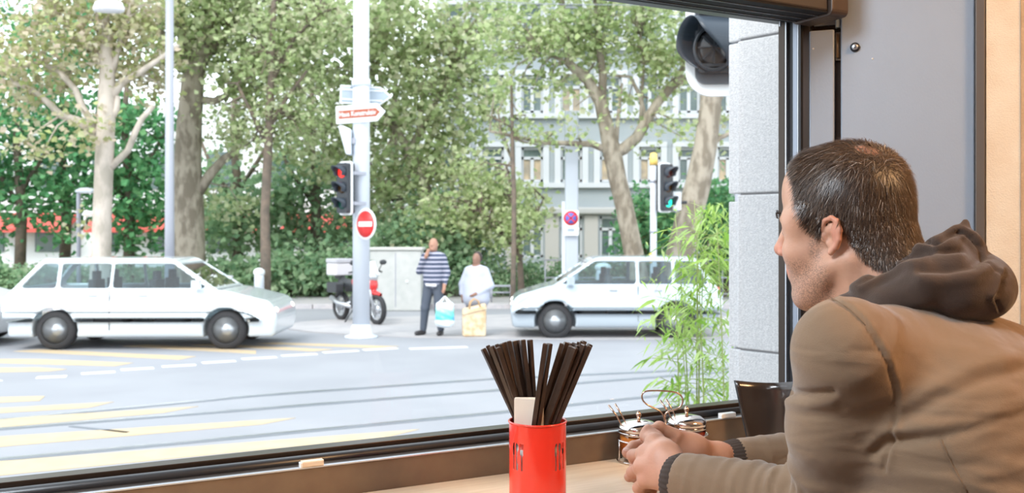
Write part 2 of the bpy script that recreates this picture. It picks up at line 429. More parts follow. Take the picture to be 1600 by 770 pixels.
# stop blocks clipped on the sill
for px, lab, mt in ((488, 'small cream stop block clipped on the window sill left of the red holder', m_cream),
                    (1136, 'small white stop block clipped on the window sill beside the black menu', m_white)):
    r = (px - 800)/FP; t = (r*(1.815) - 0.224)/(0.880 - r*0.474); L = 0.017
    th = thing('stop_block', w2(t, -0.001, 1.5115), lab, 'clip', math.atan2(WU.y, WU.x))
    MB().rbox((-L, -0.006, 0.0), (L, 0.008, 0.0095), 0.002, None, ax=0).build('body', mt, th)
    MB().box((-L - 0.004, -0.007, 0.0), (-L, 0.004, 0.0085)).build('tab', m_white, th, bevel=0.001)

# side door leaves -----------------------------------------------------
def leaf(name, label, t0, t1, z0, z1, y0, y1):
    th = thing(name, SM @ Vector(((t0+t1)/2, 0, z0)), label, 'panel', math.atan2(DU.y, DU.x))
    return th
p1 = leaf('folding_panel', 'narrow grey metal folding panel next to the window frame', 0.006, 0.055, FLOORZ, 2.305, 0, 0)
MB().box((0.004, -0.028, FLOORZ), (0.054, 0.002, 2.306), SM).build('panel_sheet', m_panel, p1, world=True, bevel=0.003)
MB().ball(SM @ Vector((0.012, 0.002, 2.268)), 0.0022, 10, 6).build('rivet', m_white, p1, world=True)
MB().box((-0.012, -0.03, FLOORZ), (0.003, -0.004, 2.42), SM).build('edge_channel', m_brown2, p1, world=True)
p2 = leaf('folding_panel', 'wide grey metal folding panel behind the seated man', 0.067, 0.318, FLOORZ, CEIL, 0, 0)
MB().box((0.067, -0.03, FLOORZ), (0.318, 0.004, CEIL), SM).build('panel_sheet', m_panel, p2, world=True, bevel=0.003)
MB().box((0.3185, -0.03, FLOORZ), (0.336, 0.016, CEIL), SM).build('edge_channel', mat('brown_grey_channel', (0.125, 0.105, 0.09), 0.5, 0.3), p2, world=True, bevel=0.002)
def onSM(px, py, yy=0.004):
    r = (px-800)/FP; base = C0 + DN*yy; t = (r*base.y - base.x)/(DU.x - r*DU.y); p = base + DU*t
    return Vector((t, yy, CZ + (HY-py)/FP*p.y))
RX = Matrix.Rotation(-math.pi/2, 4, 'X')
q = onSM(1336, 74)
MB().lathe([(0.0095, 0), (0.0098, 0.003), (0.0085, 0.0055), (0.006, 0.006)], 24, SM @ Matrix.Translation(q) @ RX).build('lock_rosette', m_black, p2, world=True)
MB().lathe([(0.0062, 0.005), (0.0062, 0.0075), (0.0045, 0.0085), (0.0, 0.0085)], 20, SM @ Matrix.Translation(q) @ RX).build('lock_cylinder', m_alu, p2, world=True)
MB().box((-0.0012, 0.008, -0.003), (0.0012, 0.0092, 0.003), SM @ Matrix.Translation(q)).build('key_slot', m_black, p2, world=True)
q = onSM(1363, 92); MB().ball(SM @ q, 0.0022, 10, 6).build('rivet', m_white, p2, world=True)
hg = thing('panel_hinge', SM @ Vector((0.061, 0, 2.2)), 'bronze hinge in the gap between the two grey panels', 'hinge', math.atan2(DU.y, DU.x))
q = onSM(1309, 90, -0.004)
MB().tube([SM @ Vector((0.0605, -0.006, q.z)), SM @ Vector((0.0605, -0.006, q.z + 0.05))], 0.0032, 10).build('hinge_barrel', mat('bronze_hinge', (0.35, 0.2, 0.1), 0.35, 0.8), hg, world=True)
MB().box((0.0555, -0.02, q.z - 0.004), (0.0655, -0.014, q.z + 0.055), SM).build('hinge_leaf', m_brown, hg, world=True)
MB().box((0.0545, -0.05, FLOORZ), (0.0665, -0.028, CEIL), SM).build('gap_strip', mat('deep_brown_gap', (0.07, 0.035, 0.018), 0.6), p2, world=True)
# bracket above the narrow panel
br = thing('shutter_bracket', SM @ Vector((0.04, 0.0, 2.31)), 'grey steel bracket above the narrow panel under the shutter box', 'bracket', math.atan2(DU.y, DU.x))
MB().box((0.012, -0.03, 2.318), (0.06, -0.012, 2.335), SM).build('plate', m_alud, br, world=True, bevel=0.001)
MB().rbox((0.056, -0.02, 2.31), (0.066, 0.0, 2.36), 0.003, SM).build('rod', mat('grey_blue_plastic', (0.3, 0.36, 0.4), 0.5), br, world=True)
MB().box((0.0, -0.028, 2.306), (0.066, -0.02, 2.7), SM).build('back_plate', m_brown2, br, world=True)

# counter ---------------------------------------------------------------
def woodmat():
    m = bpy.data.materials.new('pale_beech_counter'); m.use_nodes = True; nt = m.node_tree; b = nt.nodes['Principled BSDF']
    co = nt.nodes.new('ShaderNodeTexCoord'); mp = nt.nodes.new('ShaderNodeMapping'); mp.inputs['Scale'].default_value = (2.2, 26, 26)
    n = nt.nodes.new('ShaderNodeTexNoise'); n.inputs['Scale'].default_value = 3.5; n.inputs['Detail'].default_value = 7; n.inputs['Distortion'].default_value = 0.6
    r = nt.nodes.new('ShaderNodeValToRGB'); r.color_ramp.elements[0].position = 0.3; r.color_ramp.elements[1].position = 0.7
    r.color_ramp.elements[0].color = (0.66, 0.47, 0.30, 1); r.color_ramp.elements[1].color = (0.78, 0.60, 0.42, 1)
    nt.links.new(co.outputs['Object'], mp.inputs[0]); nt.links.new(mp.outputs[0], n.inputs[0]); nt.links.new(n.outputs['Fac'], r.inputs[0])
    nt.links.new(r.outputs[0], b.inputs['Base Color']); b.inputs['Roughness'].default_value = 0.28
    return m
ct = thing('counter_table', w2(-0.5, -0.3, FLOORZ), 'pale beech wooden counter along the window sill', 'counter', math.atan2(WU.y, WU.x))
MB().box((-1.4, -0.50, CT - 0.035), (0.40, -0.0045, CT), WM).build('tabletop', woodmat(), ct, world=True, bevel=0.002)
for t in (-1.1, 0.1):
    MB().box((t, -0.10, FLOORZ), (t + 0.05, -0.05, CT - 0.035), WM).build('leg', m_black, ct, world=True)

# red cutlery holder ------------------------------------------------------
CUP = Vector((0.0387, 1.452, CT)); CR = 0.0432; CH = 0.137
cup = thing('cutlery_holder', CUP, 'round red metal cutlery holder with cut-out cutlery shapes on the counter', 'holder')
m_red = mat('red_enamel', (0.80, 0.040, 0.022), 0.22, 0.0, coat=0.6)
def cup_shell():
    nu, nv = 220, 120; vs = []; keep = []
    for j in range(nv+1):
        for i in range(nu):
            t = 2*math.pi*i/nu; vs.append((CR*math.cos(t), CR*math.sin(t), CH*j/nv))
    def inside(dx, z):         # cutlery outlines, z measured from the foot of the shape
        # dx in metres along the circumference, three utensils
        for c, kind in ((-0.008, 'k'), (0.0, 's'), (0.009, 'f')):
            x = dx - c
            if kind == 's' and ((x/0.0034)**2 + ((z-0.033)/0.0065)**2 < 1 or (abs(x) < 0.0011 + 0.0009*(z < 0.01) and 0 < z < 0.03)): return True
            if kind == 'k' and (abs(x) < 0.0026 and 0.021 < z < 0.040 and x > -0.0026 + max(0, z-0.033)*0.4 or (abs(x) < 0.0014 and 0 < z < 0.022)): return True
            if kind == 'f' and ((abs(x) < 0.0032 and 0.022 < z < 0.040 and not (z > 0.030 and (abs(abs(x)-0.0013) < 0.0006))) or (abs(x) < 0.0012 and 0 < z < 0.024)): return True
        return False
    fs = []
    for j in range(nv):
        z = CH*(j+0.5)/nv
        for i in range(nu):
            t = 2*math.pi*(i+0.5)/nu; hole = False
            if 0.068 < z < 0.112:
                for k in range(4):
                    c = math.radians(-90 - 47 + 95*k if k < 2 else 90 - 47 + 95*(k-2)); d = (t - c + math.pi) % (2*math.pi) - math.pi
                    if abs(d*CR) < 0.015 and inside(d*CR, z - 0.070): hole = True; break
            if not hole: fs.append((j*nu+i, j*nu+(i+1) % nu, (j+1)*nu+(i+1) % nu, (j+1)*nu+i))
    return MB().add(vs, fs, True)
o = cup_shell().build('shell', m_red, cup); sm = o.modifiers.new('thickness', 'SOLIDIFY'); sm.thickness = 0.001; sm.offset = -1
MB().tube([(CR*math.cos(2*math.pi*k/48), CR*math.sin(2*math.pi*k/48), CH) for k in range(48)], 0.0017, 8, closed=True).build('rim', m_red, cup)
MB().lathe([(CR-0.0015, 0.0005), (CR-0.0015, 0.002), (0, 0.002)], 40).build('base', m_red, cup)
o = MB().lathe([(CR-0.004, 0.003), (CR-0.004, CH-0.012), (CR-0.005, CH-0.012), (CR-0.005, 0.004)], 40, cap=False).build('liner', mat('pale_liner', (0.5, 0.47, 0.43), 0.3, 0.6), cup)
# cream napkin block
nk = thing('napkin_stack', CUP + Vector((-0.014, -0.010, 0.0025)), 'folded cream napkins standing in the red holder', 'napkins', math.radians(-4))
m_nap = mat('cream_paper', (0.90, 0.80, 0.68), 0.85)
for i in range(4):
    MB().rbox((-0.021, -0.008 + i*0.004, 0), (0.023, -0.0045 + i*0.004, 0.170 + 0.0006*(i % 3)), 0.002, None, ax=1).build('napkin', m_nap, nk)
# chopsticks
m_chop = mat('black_brown_lacquer', (0.038, 0.024, 0.018), 0.28, c2=(0.06, 0.035, 0.024), nscale=30, coat=0.2)
m_chopend = mat('dark_wood_end', (0.09, 0.06, 0.045), 0.6)
proto = None
def chop(foot, head, roll):
    global proto
    foot = Vector(foot); head = Vector(head); L = 0.228; d = (head-foot).normalized()
    LL = (head.z - CT - 0.0035)/d.z
    foot = head - d*LL
    if proto is None:
        th = thing('chopstick', foot, 'x', 'chopstick')
        mb = MB(); a, b = 0.0019, 0.0034
        vs = [(-a,-a,0),(a,-a,0),(a,a,0),(-a,a,0),(-b,-b,L*0.55),(b,-b,L*0.55),(b,b,L*0.55),(-b,b,L*0.55),(-b,-b,L),(b,-b,L),(b,b,L),(-b,b,L)]
        mb.add(vs, [(0,3,2,1),(0,1,5,4),(1,2,6,5),(2,3,7,6),(3,0,4,7),(4,5,9,8),(5,6,10,9),(6,7,11,10),(7,4,8,11),(8,9,10,11)])
        mb.build('shaft', m_chop, th, bevel=0.0005)
        MB().box((-0.0027, -0.0027, L), (0.0027, 0.0027, L+0.0004)).build('end_face', m_chopend, th)
        proto = th; c = th
    else: c = copy_tree(proto)
    c.location = foot; c.scale = (1, 1, LL/L)
    c.rotation_mode = 'QUATERNION'; c.rotation_quaternion = d.to_track_quat('Z', 'Y') @ Matrix.Rotation(roll, 3, 'Z').to_quaternion()
    return c
# heads measured in the photo (px, py, depth offset)
left = [(755,545,0.0),(762,540,.012),(768,541,-.012),(776,538,.004),(783,537,-.008),(788,535,.012),(795,533,-.004),(803,533,.012),(808,532,.02),(817,531,.008),(828,531,.016),(778,543,-.02)]
midc = [(852,537,-.02),(859,537,-.012)]
right = [(878,537,-.016),(885,535,-.004),(891,536,.01),(893,541,-.022),(898,536,.018),(903,540,-.014),(905,535,.006),(910,534,.0),(912,538,-.02),(917,541,-.008),(921,541,-.02),(913,533,.022),(922,538,.004),(899,543,-.026)]
K = CR - 0.008
def foot_of(px, Y, bot):
    return (min(K, max(-K, bot)) , 0)
for grp, lst in (('left', left), ('mid', midc), ('right', right)):
    for i, (px, py, dy) in enumerate(lst):
        H = P(px, py, CUP.y + dy)
        if grp == 'left':  rx = -K*0.93 + (px-755)/75*0.030 ; fx = rx + 0.034*0+0.026
        elif grp == 'mid': rx = -0.006 + (px-852)/7*0.006; fx = rx - 0.014
        else: rx = 0.000 + (px-878)/44*0.030; fx = rx - 0.026
        oy = {'left': 0.016, 'mid': -0.022, 'right': -0.004}[grp]; H = H + Vector((0, oy, 0)); H = P(px, py, H.y)
        R_ = Vector((CUP.x + rx, CUP.y + oy + dy*(0.5 if grp != 'mid' else 0.2), CT + CH))           # where it crosses the rim
        d = (H - R_).normalized(); F_ = H - d*0.228
        if F_.z < CT + 0.003: F_ = F_
        c = chop(F_, H, random.uniform(0, 1.5))
        if grp == 'mid': tag(c, ['leaner black chopstick in the middle of the red holder, left of the pair', 'black chopstick in the middle of the red holder, right of the pair'][i], group='black chopsticks in the red holder')
        elif grp == 'left': tag(c, {0: 'outermost black chopstick on the left of the bundle leaning left', 10: 'rightmost black chopstick of the bundle leaning left', 9: 'black chopstick second from the right in the bundle leaning left'}.get(i, 'black chopstick inside the crowded bundle leaning left in the red holder'), group='black chopsticks in the red holder')
        else: tag(c, {0: 'leftmost black chopstick of the bundle leaning right', 12: 'outermost black chopstick on the right of the bundle leaning right'}.get(i, 'black chopstick inside the crowded bundle leaning right in the red holder'), group='black chopsticks in the red holder')

# condiment rack with two jars ---------------------------------------------
m_chrome = mat('polished_steel', (0.72, 0.68, 0.66), 0.12, 1.0)
m_copper = mat('rosy_steel_wire', (0.55, 0.40, 0.32), 0.2, 1.0)
m_sauce = mat('orange_chilli_sauce', (0.62, 0.13, 0.015), 0.25, c2=(0.75, 0.25, 0.04), nscale=60, spec=0.6)
m_sauce2 = mat('dark_red_chilli_sauce', (0.42, 0.05, 0.012), 0.25, c2=(0.30, 0.03, 0.01), nscale=60, spec=0.6)
m_jar = glassmat('jar_glass', (0.97, 0.96, 0.94), 0.10)
J1 = P(998, 712, 1.775); J1.z = CT; J2 = P(1070, 700, 1.86); J2.z = CT
J2 = J1 + Vector((0.098, 0.052, 0)) 
def jar(loc, label, sauce, fill, spoon):
    th = thing('condiment_jar', loc + Vector((0, 0, 0.004)), label, 'jar')
    R = 0.0365
    MB().lathe([(0.024, 0.0), (0.031, 0.003), (0.0355, 0.012), (R, 0.025), (R, 0.046), (0.034, 0.052), (0.0335, 0.055)], 36, cap=False).build('glass_body', m_jar, th)
    MB().lathe([(0.0, 0.002), (0.027, 0.003), (0.0335, 0.012), (R-0.002, 0.025), (R-0.002, fill), (0, fill)], 36).build('sauce', sauce, th)
    MB().lathe([(0.0355, 0.051), (0.037, 0.051), (0.037, 0.060), (0.0335, 0.064), (0.026, 0.069), (0.012, 0.072), (0, 0.0725)], 36, cap=False).build('lid', m_chrome, th)
    MB().lathe([(0.0035, 0.072), (0.003, 0.077), (0.0052, 0.080), (0.0052, 0.083), (0.0028, 0.087), (0.0, 0.089)], 16).build('lid_knob', m_copper, th)
    MB().lathe([(0.0375, 0.047), (0.0378, 0.0475), (0.0378, 0.0505), (0.0375, 0.051)], 36, cap=False).build('band', m_chrome, th)
    for dx, dy in spoon:
        MB().tube([(-0.010+dx, 0.0, 0.03), (-0.022+dx, 0.004+dy, 0.062), (-0.031+dx, 0.006+dy, 0.080), (-0.043+dx*1.3, 0.010+dy, 0.100)], [0.0022, 0.0026, 0.0032, 0.0042], 8, flat=0.5).build('spoon_handle', m_copper, th)
    return th
jar(J1, 'glass jar of orange chilli sauce under a steel lid, nearer the red holder', m_sauce, 0.043, [(0.0, 0.0), (-0.010, -0.012)])
jar(J2, 'glass jar of dark red sauce under a steel lid, nearer the black menu', m_sauce2, 0.040, [(0.004, 0.0), (-0.006, -0.012)])
rk = thing('condiment_rack', (J1+J2)/2, 'steel wire rack with a tall loop handle holding the two sauce jars', 'rack')
mb = MB()
for J in (J1, J2):
    mb.tube([J + Vector((0.040*math.cos(a*math.pi/16), 0.040*math.sin(a*math.pi/16), 0.0025)) for a in range(32)], 0.0015, 6, closed=True)
    mb.tube([J + Vector((0.0395*math.cos(a*math.pi/16), 0.0395*math.sin(a*math.pi/16), 0.040)) for a in range(32)], 0.0015, 6, closed=True)
    for a in (20, 110, 200, 290):
        c, s_ = math.cos(math.radians(a)), math.sin(math.radians(a))
        mb.tube([J + Vector((0.04*c, 0.04*s_, 0.0025)), J + Vector((0.0395*c, 0.0395*s_, 0.04))], 0.0014, 6)
mb.build('wire_basket', m_chrome, rk, world=True)
mid = (J1+J2)/2; HYd = mid.y
hp = [(1040,668),(1038,652),(1034,644),(1026,639),(1012,633),(1005,627),(1002,619),(1005,612),(1014,610),(1030,610),(1045,611),(1057,613),(1064,617),(1067,624),(1066,632),(1060,638),(1050,641),(1042,643),(1038,650),(1042,668)]
pts = [P(x, y, HYd) for x, y in hp]
sm_ = []
for i in range(len(pts)-1):
    for k in range(3): sm_.append(pts[i].lerp(pts[i+1], k/3))
for _ in range(2): sm_ = [sm_[0]] + [(sm_[i-1]+sm_[i]*2+sm_[i+1])/4 for i in range(1, len(sm_)-1)] + [sm_[-1]]
MB().tube(sm_, 0.0017, 8).build('loop_handle', m_copper, rk, world=True)
MB().tube([P(1040, 655, HYd), Vector((mid.x, mid.y, CT+0.003))], 0.0022, 8).build('post', m_chrome, rk, world=True)
MB().tube([J1 + Vector((0.035, 0.018, 0.0025)), J2 + Vector((-0.035, -0.018, 0.0025))], 0.002, 8).build('cross_wire', m_chrome, rk, world=True)

# black menu holder ----------------------------------------------------------
mn = thing('menu_card', P(1190, 697, 1.89), 'black curved menu card standing between the man and the window frame', 'menu')
m_menu = mat('glossy_black_menu', (0.022, 0.017, 0.015), 0.2, c2=(0.035, 0.022, 0.018), nscale=3, coat=0.4)
def sheet(dy, name, m, x0=1149, x1=1262):
    mb = MB(); vs = []; nu, nv = 16, 8
    for j in range(nv+1):
        v = j/nv
        for i in range(nu+1):
            u = i/nu
            top = P(x0 + (x1-x0)*u, 594 + 4*math.sin(u*math.pi), 1.895 + dy + 0.03*math.sin(u*math.pi) - 0.06*u)
            bot = P(x0 + 22 + (x1-x0-30)*u, 698, 1.89 + dy + 0.02*math.sin(u*math.pi) - 0.04*u); bot.z = CT + 0.002
            vs.append(bot.lerp(top, v))
    fs = [(j*(nu+1)+i, j*(nu+1)+i+1, (j+1)*(nu+1)+i+1, (j+1)*(nu+1)+i) for j in range(nv) for i in range(nu)]
    o = mb.add(vs, fs, True).build(name, m, mn, world=True)
    s_ = o.modifiers.new('thickness', 'SOLIDIFY'); s_.thickness = 0.002; return o
sheet(0, 'front_cover', m_menu); sheet(0.010, 'back_cover', mat('dark_menu_edge', (0.03, 0.035, 0.042), 0.4), 1147, 1260)
sheet(0.005, 'page', mat('grey_page_edge', (0.12, 0.12, 0.13), 0.5), 1149, 1258)
# bluish counter reflection behind the wrist, painted as a thin pale blue sheet
pp = thing('counter_reflection', P(1108, 706, 1.83), 'pale blue reflection painted on the counter behind the wrist', 'reflection')
a, b, c, d = [G(x, y, CT + 0.0012) for x, y in ((1085, 712), (1155, 700), (1190, 688), (1100, 699))]
MB().add([a, b, c, d, *[v - Vector((0, 0, 0.001)) for v in (a, b, c, d)]], [(0,1,2,3),(7,6,5,4),(0,4,5,1),(1,5,6,2),(2,6,7,3),(3,7,4,0)]).build('sheet', mat('pale_blue_sheen', (0.62, 0.74, 0.80), 0.5), pp, world=True)
# ================================================================== street
m_road = mat('pale_asphalt', (0.265, 0.27, 0.29), 0.75, c2=(0.30, 0.305, 0.325), nscale=0.6, bump=0.25, bscale=45, spec=0.4)
m_yel = mat('yellow_road_paint', (0.52, 0.39, 0.23), 0.8, c2=(0.46, 0.37, 0.26), nscale=5)
m_wp = mat('white_road_paint', (0.80, 0.80, 0.80), 0.8, c2=(0.68, 0.69, 0.70), nscale=5)
m_steelrail = mat('worn_rail_steel', (0.50, 0.52, 0.56), 0.28, 0.9)
m_groove = mat('rail_groove', (0.15, 0.165, 0.185), 0.6)
m_side = mat('pale_pavement', (0.36, 0.35, 0.36), 0.9, c2=(0.42, 0.40, 0.40), nscale=2, bump=0.3, bscale=20)
m_kerb = mat('granite_kerb', (0.46, 0.44, 0.45), 0.85, c2=(0.54, 0.50, 0.50), nscale=9)
m_soil = mat('park_ground', (0.16, 0.15, 0.10), 0.95, c2=(0.10, 0.14, 0.06), nscale=1.5)
road = tag(MB().box((-45, -6, -0.3), (45, 24.2, 0)).build('road', m_road), kind='structure')
def strip(pts, w, z0, z1, name, m, parent=road):
    """ribbon of constant width along ground points"""
    mb = MB(); n = len(pts); vs = []
    for i, p in enumerate(pts):
        d = (pts[min(i+1, n-1)] - pts[max(i-1, 0)]).normalized(); s_ = Vector((-d.y, d.x, 0))*w/2
        for q in (p - s_, p + s_):
            vs += [Vector((q.x, q.y, z0)), Vector((q.x, q.y, z1))]
    fs = []
    for i in range(n-1):
        a = 4*i; b = a+4
        fs += [(a+1, b+1, b+3, a+3), (a, b, b+1, a+1), (a+3, b+3, b+2, a+2)]
    fs += [(0, 1, 3, 2), (4*n-4, 4*n-2, 4*n-1, 4*n-3)]
    return mb.add(vs, fs).build(name, m, parent, world=True)
def ext(pts, a, b):
    return [pts[0] + (pts[0]-pts[1]).normalized()*a] + pts + [pts[-1] + (pts[-1]-pts[-2]).normalized()*b]
rails = [[(30,654),(400,619),(764,593),(1050,580)], [(0,671),(400,640),(795,609),(920,598),(1060,587)],
         [(0,719),(400,682),(784,645),(1000,622)], [(0,755),(400,711),(795,669),(1000,646)]]
for r_ in rails:
    pts = ext([G(x, y) for x, y in r_], 8, 12)
    strip(pts, 0.085, -0.01, 0.004, 'rail_groove', m_groove)
    off = [p + Vector((0.03, 0.075, 0)) for p in pts]
    strip(off, 0.05, -0.01, 0.007, 'tram_rail', m_steelrail)
strip([G(110, 666), G(200, 676)], 0.05, -0.01, 0.005, 'rail_groove', m_groove)
def quad(pts, name, m, h=0.005):
    g = [G(x, y) for x, y in pts]; n = len(g)
    mb = MB(); vs = [p + Vector((0,0,-0.01)) for p in g] + [p + Vector((0,0,h)) for p in g]
    mb.add(vs, [tuple(range(n))[::-1], tuple(range(n, 2*n))] + [(i, (i+1) % n, n+(i+1) % n, n+i) for i in range(n)])
    return mb.build(name, m, road, world=True)
near = [[(-60,632),(-60,622),(70,619),(62,626)], [(-80,650),(-80,642),(178,628),(140,637)],
        [(-90,676),(-90,660),(310,635),(255,645)], [(-90,706),(-90,688),(462,653),(410,663)],
        [(-90,752),(-90,728),(655,671),(600,684)], [(-90,790),(-90,770),(540,706),(480,716)]]
for q_ in near: quad(q_, 'yellow_stripe', m_yel)
far = [[(-60,583),(-60,575),(60,574),(104,577),(80,580)], [(-60,566),(-60,561),(60,561),(208,567),(180,572)],
       [(20,549),(60,546),(306,557),(280,562)], [(192,541),(230,538),(400,548),(400,553)], [(300,539),(330,537),(520,546),(490,549)],
       [(400,537),(430,535),(623,541),(590,544)], [(930,527),(1000,522),(1100,524),(1080,528)]]
for q_ in far: quad(q_, 'yellow_stripe', m_yel)
dash = [(-50,600),(0,594),(57,590),(104,588),(127,584),(180,581),(189,578),(240,575),(253,573),(306,570),(316,567),(368,564),(378,561),(432,558),(440,556),(495,553),(505,551),(560,548),(568,547),(620,544),(640,545),(730,542)]
for i in range(0, len(dash)-1, 2):
    a, b = dash[i], dash[i+1]; strip([G(*a), G(*b)], 0.16, -0.01, 0.005, 'white_dash', m_wp)

# far pavement with kerb stones, park ground
side = tag(MB().box((-45, 24.2, -0.3), (45, 27.5, 0.10)).build('far_pavement', m_side), kind='structure')
for i in range(34):
    x = -16 + i*1.0 + random.uniform(-0.01, 0.01)
    MB().box((x+0.012, 24.02, -0.1), (x+0.988, 24.21, 0.115 + random.uniform(-0.006, 0.006))).build('kerb_stone', m_kerb, side, world=True)
tag(MB().box((-60, 27.5, -0.3), (60, 75, 0.06)).build('park_ground', m_soil), kind='structure')
isl = tag(MB().prism([(1.2+6.5*math.cos(a*math.pi/12)*0.9, 19.6+2.6*math.sin(a*math.pi/12)) for a in range(24)], -0.05, 0.02).build('traffic_island', m_side), kind='structure')

# ------------------------------------------------------------------ street furniture
m_pole = mat('pale_grey_pole_paint', (0.66, 0.70, 0.77), 0.45, 0.1)
m_pole2 = mat('grey_pole_paint', (0.36, 0.37, 0.42), 0.45, 0.2)
m_signw = mat('white_sign_enamel', (0.80, 0.82, 0.83), 0.4)
m_signg = mat('grey_sign_back', (0.36, 0.42, 0.48), 0.4, 0.3)
m_signr = mat('red_sign_enamel', (0.72, 0.03, 0.03), 0.4)
m_signbr = mat('brown_sign_enamel', (0.36, 0.085, 0.04), 0.45)
m_signbl = mat('blue_sign_enamel', (0.10, 0.16, 0.60), 0.4)
m_signal = mat('black_signal_housing', (0.022, 0.028, 0.036), 0.4)
m_hood = mat('blue_black_hood', (0.03, 0.042, 0.058), 0.38)
def facing(o_x, o_y, ang):      # matrix: local x right along sign, local -y out of its face
    return Matrix.Rotation(ang, 4, 'Z')
YP = 17.4
pc = P(564.5, 526, YP); pc.z = 0
pole = thing('tram_pole', pc, 'tall thick pale grey pole carrying the arrow signs and no-entry sign', 'pole')
MB().lathe([(0.155, 0.0), (0.152, 4.6), (0.142, 4.7), (0.14, 8.0), (0, 8.0)], 24).build('shaft', m_pole, pole)
MB().lathe([(0.30, 0), (0.30, 0.03), (0.20, 0.06), (0.175, 0.22), (0.156, 0.24)], 24).build('base_flange', m_pole, pole)
MB().lathe([(0.16, 4.55), (0.172, 4.57), (0.172, 4.66), (0.16, 4.68)], 24).build('collar', m_pole, pole)
def arrow(pts, y0, y1, M): return MB().prism(pts, y0, y1, 1, M)
sc = YP/FP
# rear arrow sign (seen from its back)
def arrow_pts(L, H, tip, ins=0.0):
    return [(-L/2+ins, -H/2+ins), (L/2-tip, -H/2+ins), (L/2-ins*1.4, 0), (L/2-tip, H/2-ins), (-L/2+ins, H/2-ins)]
c = P(572, 149, YP + 0.22)
sg = thing('direction_sign', c, 'grey back of an arrow sign on the pale pole, above the brown sign', 'sign', math.radians(6))
T = Matrix.Rotation(math.radians(2), 4, 'Y')
arrow(arrow_pts(0.95, 0.34, 0.22), 0.0, 0.03, T).build('frame', m_signw, sg, bevel=0.008)
arrow(arrow_pts(0.95, 0.34, 0.22, 0.03), -0.006, 0.0, T).build('back_panel', m_signg, sg)
for zz in (-0.09, 0.09): MB().box((-0.45, -0.02, zz-0.012), (0.3, -0.006, zz+0.012), T).build('mounting_rail', m_signw, sg)
MB().tube([(-0.1 + 0.17*math.cos(a*math.pi/10), -0.19+0.17*math.sin(a*math.pi/10), 0.12) for a in range(20)], 0.012, 6, closed=True).build('clamp', m_signg, sg)
c = P(563, 177, YP - 0.2)
sg = thing('direction_sign', c, 'brown and white arrow sign with white lettering on the pale pole', 'sign', math.radians(-14))
T = Matrix.Rotation(math.radians(-2.5), 4, 'Y')
arrow(arrow_pts(0.95, 0.32, 0.16), 0.0, 0.035, T).build('frame', m_signw, sg, bevel=0.008)
arrow([(-0.425, -0.075), (0.30, -0.075), (0.38, 0.0), (0.30, 0.075), (-0.425, 0.075)], -0.004, 0.0, T).build('brown_field', m_signbr, sg)
def text(body, size, M, m, parent, name='lettering', ext=0.002, bold=0.0, wid=None):
    cu = bpy.data.curves.new(name, 'FONT'); cu.body = body; cu.size = size; cu.extrude = ext; cu.offset = bold
    cu.align_x = 'CENTER'; cu.align_y = 'CENTER'
    t = bpy.data.objects.new(name, cu); COL.objects.link(t)
    dg = bpy.context.evaluated_depsgraph_get(); me = bpy.data.meshes.new_from_object(t.evaluated_get(dg))
    w = max(v.co.x for v in me.vertices) - min(v.co.x for v in me.vertices)
    k = (wid/w) if wid else 1.0
    M2 = M @ Matrix.Rotation(math.pi/2, 4, 'X') @ Matrix.Diagonal((k, 1, 1, 1))
    me.transform(M2); me.materials.clear(); me.materials.append(m); me.name = name
    bpy.data.objects.remove(t)
    o = bpy.data.objects.new(name, me); COL.objects.link(o); o.parent = parent; return o
text('Haus Konstruktiv', 0.125, T @ Matrix.Translation((-0.055, -0.006, 0.0)), m_signw, sg, bold=0.001, wid=0.70)
MB().tube([(0.0 + 0.17*math.cos(a*math.pi/10), 0.2+0.17*math.sin(a*math.pi/10), 0.0) for a in range(20)], 0.012, 6, closed=True).build('clamp', m_signg, sg)
# slanted box
c = P(540, 220, YP - 0.12)
bx = thing('signal_box', c, 'narrow pale grey tilted box on the pale pole under the brown sign', 'box')
MB().prism([(-0.12, 0.26), (-0.04, 0.27), (0.11, 0.2), (0.11, -0.26), (0.02, -0.25)], -0.1, 0.1, 1).build('housing', m_pole, bx, bevel=0.02)
MB().box((0.05, -0.03, -0.05), (0.18, 0.03, 0.05)).build('bracket', m_pole2, bx)
